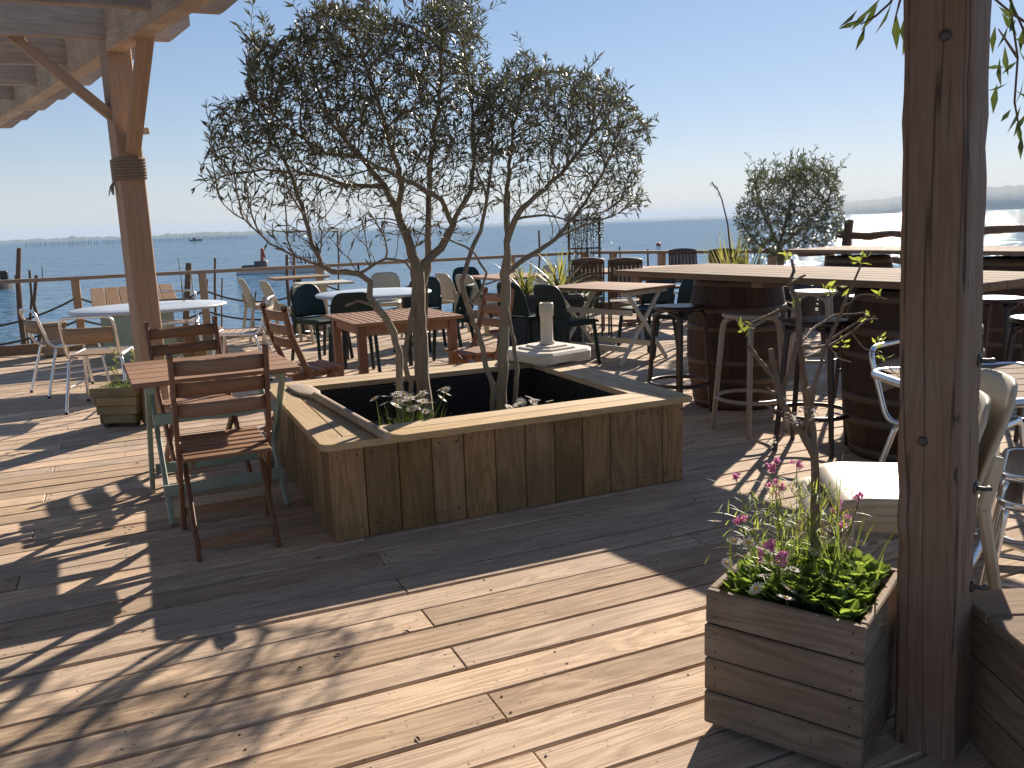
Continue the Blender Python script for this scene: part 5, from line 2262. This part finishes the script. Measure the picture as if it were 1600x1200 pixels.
fl_px = [(1117, 815, 1.72), (1147, 846, 1.66), (1170, 848, 1.68), (1177, 828, 1.70), (1136, 880, 1.66), (1250, 836, 1.78), (1300, 827, 1.82), (1345, 850, 1.72), (1332, 818, 1.8), (1233, 920, 1.55), (1256, 919, 1.58), (1290, 905, 1.6), (1278, 898, 1.6),
         (1335, 953, 1.5), (1340, 942, 1.52), (1382, 848, 1.75), (1317, 855, 1.74), (1268, 922, 1.56), (1228, 935, 1.5), (1293, 970, 1.46), (1160, 870, 1.64), (1195, 900, 1.6), (1215, 880, 1.62), (1310, 885, 1.64), (1355, 905, 1.6), (1240, 890, 1.62), (1322, 925, 1.56), (1182, 920, 1.58), (1365, 875, 1.68), (1270, 862, 1.68)]
t_ = thing('white_daisies', 'white daisies rising on thin stems from the flower box', 'flowers', fpos(BW / 2, BW / 2, FS))
st = MB()
for (px_, py_, yy_) in fl_px:
    p = at(px_, py_, yy_) - cb_
    ft = Vector((p.x * .6, p.y * .6, 0))
    st.tube([ft, ft.lerp(p, .5) + Vector((rnd.uniform(-.01, .01), 0, .01)), p], .0014, 4)
    o = link('flower', DAISY, t_, p, (rnd.uniform(-.1, .8), rnd.uniform(-.5, .5), rnd.uniform(0, 6)))
    q = rnd.uniform(.85, 1.15)
    o.scale = (q, q, q)
st.build('stems', M['grass'], t_)
# pink flower spikes
pm_ = MB()
for k in range(16):
    a = rnd.uniform(0, 6.28)
    leaf(pm_, Vector((0, 0, rnd.uniform(-.006, .006))), Vector((math.cos(a), math.sin(a), rnd.uniform(-.6, .8))), Vector((0, 0, 1)), .016, .012, .1)
PINK = pm_.mesh('flower', M['pink'])
t_ = thing('pink_flowers', 'pink flower spikes on tall feathery stems at the back of the flower box', 'flowers', fpos(BW / 2, BW / 2, FS))
st = MB()
lf = MB()
for (px_, py_, yy_, n_) in ((1205, 728, 1.72, 5), (1213, 722, 1.72, 3), (1245, 725, 1.74, 5), (1213, 758, 1.7, 4), (1150, 747, 1.74, 2), (1156, 810, 1.7, 5), (1205, 852, 1.62, 5), (1222, 868, 1.62, 4), (1304, 790, 1.78, 3), (1343, 778, 1.8, 3), (1322, 810, 1.78, 3), (1192, 862, 1.62, 3)):
    p = at(px_, py_, yy_) - cb_
    ft = Vector((p.x * .5, p.y * .5, 0))
    st.tube([ft, ft.lerp(p, .5) + Vector((rnd.uniform(-.015, .015), 0, .01)), p], .0016, 4)
    for q in range(26):
        b_ = ft.lerp(p, rnd.uniform(.1, .85))
        blade(lf, b_, Vector((rnd.uniform(-1, 1), rnd.uniform(-1, 1), rnd.uniform(.1, .9))), rnd.uniform(.03, .07), .0035, .6, 3)
    for q in range(n_):
        o = link('flower', PINK, t_, p + Vector((rnd.gauss(0, .008), rnd.gauss(0, .008), rnd.gauss(-.004, .008))), (rnd.uniform(-1, 1), rnd.uniform(-1, 1), rnd.uniform(0, 6)))
        q2 = rnd.uniform(.55, .95)
        o.scale = (q2, q2, q2)
st.build('stems', M['grass'], t_)
for k in range(420):
    p = at(rnd.gauss(1240, 45), rnd.uniform(765, 890), 1.70 + rnd.uniform(-.09, .06)) - cb_
    blade(lf, p, Vector((rnd.uniform(-1, 1), rnd.uniform(-1, 1), rnd.uniform(.4, 1.4))), rnd.uniform(.03, .075), .004, .5, 3)
tag(lf.build('feathery_leaves', M['lime'], t_), kind='stuff')

# --- bare young tree in the flower box
YY = 1.70
base = at(1277, 900, YY)
base.z = FS
yt = thing('young_tree', 'bare young tree with a few lime green shoots growing from the flower box', 'tree', base)
def pj(*pts):
    return [at(p[0], p[1], YY + (p[2] if len(p) > 2 else 0)) - base for p in pts]


br = [(pj((1277, 915), (1274, 840), (1274, 770), (1273, 715), (1270, 680), (1266, 640), (1261, 605)), .0145, .0085), (pj((1273, 712), (1254, 676), (1232, 648), (1218, 622), (1212, 590), (1207, 560), (1204, 545)), .012, .0065),
      (pj((1218, 622), (1232, 588), (1240, 560), (1244, 538)), .0075, .006), (pj((1212, 592), (1196, 575), (1184, 560), (1170, 541)), .006, .0055),
      (pj((1268, 688), (1262, 640, .02), (1256, 590, .02), (1250, 540, .02), (1248, 490, .02), (1243, 462, .02), (1232, 445, .02), (1240, 425, .02), (1237, 405, .02)), .0115, .003),
      (pj((1256, 676), (1266, 640, -.03), (1276, 590, -.04), (1290, 545, -.05), (1308, 505, -.05), (1325, 460, -.05), (1338, 432, -.05), (1345, 412, -.05)), .0065, .0025),
      (pj((1244, 538), (1268, 543, .03), (1296, 540, .05), (1330, 520, .05), (1352, 500, .05), (1372, 498, .05)), .005, .002),
      (pj((1252, 560, .02), (1278, 552, .06), (1300, 530, .08), (1330, 510, .08), (1355, 494, .08)), .0045, .002),
      (pj((1250, 535, .02), (1275, 510, .08), (1305, 492, .1), (1335, 490, .1), (1358, 487, .1)), .004, .0018),
      (pj((1248, 490, .02), (1228, 478, -.03), (1200, 492, -.06), (1172, 504, -.08)), .0035, .0016),
      (pj((1330, 520, .05), (1350, 545, .04), (1372, 552, .04), (1390, 575, .04), (1405, 590, .04)), .0025, .0012),
      (pj((1308, 505, -.05), (1320, 478, -.1), (1340, 462, -.12), (1362, 460, -.12), (1386, 468, -.12)), .003, .0014),
      (pj((1232, 445, .02), (1246, 436, .05), (1258, 430, .06)), .004, .003), (pj((1226, 636), (1210, 620), (1198, 605)), .004, .002), (pj((1236, 655), (1215, 640), (1190, 632)), .003, .0015),
      (pj((1258, 676), (1262, 650, -.04), (1268, 632, -.05)), .004, .003), (pj((1296, 540, .05), (1310, 560, .1), (1330, 566, .1)), .002, .0012)]
m_ = MB()
for pts, a_, b_ in br:
    n_ = len(pts)
    P, Rr = [], []
    for i in range(n_ - 1):
        for q in range(3):
            t2 = q / 3
            P.append(pts[i].lerp(pts[i + 1], t2) + Vector((rnd.uniform(-1, 1), rnd.uniform(-1, 1), rnd.uniform(-1, 1))) * .0016)
            Rr.append((a_ + (b_ - a_) * (i + t2) / (n_ - 1)) * rnd.uniform(.9, 1.12))
    P.append(pts[-1])
    Rr.append(b_)
    m_.tube(P, Rr, 8 if a_ > .006 else 6)
m_.build('trunk', M['youngbark'], yt)
lm = MB()
leaf(lm, Vector(), Vector((0, 0, 1)), Vector((1, 0, 0)), .032, .012, .15, .1)
LEAF_Y = lm.mesh('leaf', M['lime'])
for (px_, py_, dy_, n_) in ((1162, 512, -.08, 12), (1240, 478, .02, 5), (1296, 455, -.06, 15), (1345, 405, -.05, 13), (1360, 500, .07, 6), (1372, 535, .04, 9), (1380, 558, .04, 6), (1316, 535, .06, 7), (1232, 400, .02, 5), (1376, 462, -.12, 4), (1310, 450, -.05, 4), (1228, 405, .02, 3)):
    c0 = at(px_, py_, YY + dy_) - base
    for k in range(n_):
        a = rnd.uniform(0, 6.28)
        d = Vector((math.cos(a), math.sin(a), rnd.uniform(-.4, 1.3))).normalized()
        q = d.to_track_quat('Z', 'X')
        q = q @ Quaternion((0, 0, 1), rnd.uniform(0, 6.28))
        o = link('leaf', LEAF_Y, yt, c0 + Vector((rnd.gauss(0, .006), rnd.gauss(0, .006), rnd.gauss(0, .008))))
        o.rotation_euler = q.to_euler()
        s2 = rnd.uniform(.5, 1.05)
        o.scale = (s2, s2, s2)
# pale blossom clusters low on the trunk
bm_ = MB()
for k in range(60):
    c0 = at(*rnd.choice(((1237, 647), (1243, 655), (1266, 645), (1262, 640), (1206, 690))), YY - .03) - base
    a = rnd.uniform(0, 6.28)
    leaf(bm_, c0 + Vector((rnd.gauss(0, .008), rnd.gauss(0, .008), rnd.gauss(0, .009))), Vector((math.cos(a), math.sin(a), rnd.uniform(-.8, .5))), Vector((0, 0, 1)), .014, .010, .2)
tag(bm_.build('blossom', M['petal'], yt), kind='stuff')

# --- vine hanging from the roof by the near post
vb_ = at(1470, -60, 1.6)
vn = thing('hanging_vine', 'climbing vine with long leaves hanging round the top of the near post', 'plant', vb_)
lm = MB()
leaf(lm, Vector(), Vector((0, 0, 1)), Vector((1, 0, 0)), .085, .019, .12, .12)
LEAF_V = lm.mesh('leaf', M['vine'])
m_ = MB()
for pts in (((1470, -60), (1420, -40), (1390, 5), (1368, 25), (1345, 38)), ((1470, -60), (1520, -30), (1580, 20), (1590, 90), (1585, 160), (1598, 230)), ((1470, -60), (1560, -40), (1605, 60), (1612, 150)), ((1420, -40), (1405, 5), (1400, 25)), ((1580, 20), (1610, 40), (1625, 90)), ((1590, 90), (1570, 60), (1560, 45))):
    m_.tube([at(p[0], p[1], 1.58) - vb_ for p in pts], [.004] + [.003] * (len(pts) - 2) + [.0015], 5)
m_.build('stems', M['stake'], vn)
lv = [(1352, 40, 200), (1372, 5, 215), (1378, -5, 225), (1400, 18, 165), (1360, 12, 230), (1412, 30, 190), (1420, 5, 185), (1440, -5, 175), (1500, 0, 180), (1565, 20, 170), (1575, 40, 200), (1570, 70, 160), (1585, 60, 110), (1590, 95, 240), (1575, 130, 250), (1585, 140, 120), (1595, 165, 200), (1580, 170, 215), (1592, 190, 170),
      (1600, 120, 190), (1600, 40, 190), (1608, 90, 200), (1596, 210, 190), (1588, 30, 230), (1580, -5, 180), (1540, -5, 190), (1480, 5, 178), (1428, 15, 200), (1345, 30, 240), (1570, 105, 260), (1598, 145, 150), (1605, 175, 210), (1560, 10, 140), (1590, 75, 160), (1425, -8, 170), (1432, 20, 185), (1455, -10, 178), (1475, -5, 190), (1505, -8, 170), (1530, 8, 184), (1555, 40, 196), (1420, 40, 176), (1562, 90, 200), (1558, 130, 190), (1410, -5, 150), (1395, 0, 190), (1515, 20, 176), (1340, 15, 215)]
for (px_, py_, ang) in lv:
    p = at(px_, py_, 1.56 + rnd.uniform(-.05, .05)) - vb_
    a = R(ang + rnd.uniform(-12, 12))
    d = (_rt * math.sin(a) + _up * math.cos(a) + _fw * rnd.uniform(-.35, .35)).normalized()
    q = d.to_track_quat('Z', 'X') @ Quaternion((0, 0, 1), rnd.uniform(0, 6.28))
    o = link('leaf', LEAF_V, vn, p)
    o.rotation_euler = q.to_euler()
    s2 = rnd.uniform(.65, 1.05)
    o.scale = (s2, s2, s2)
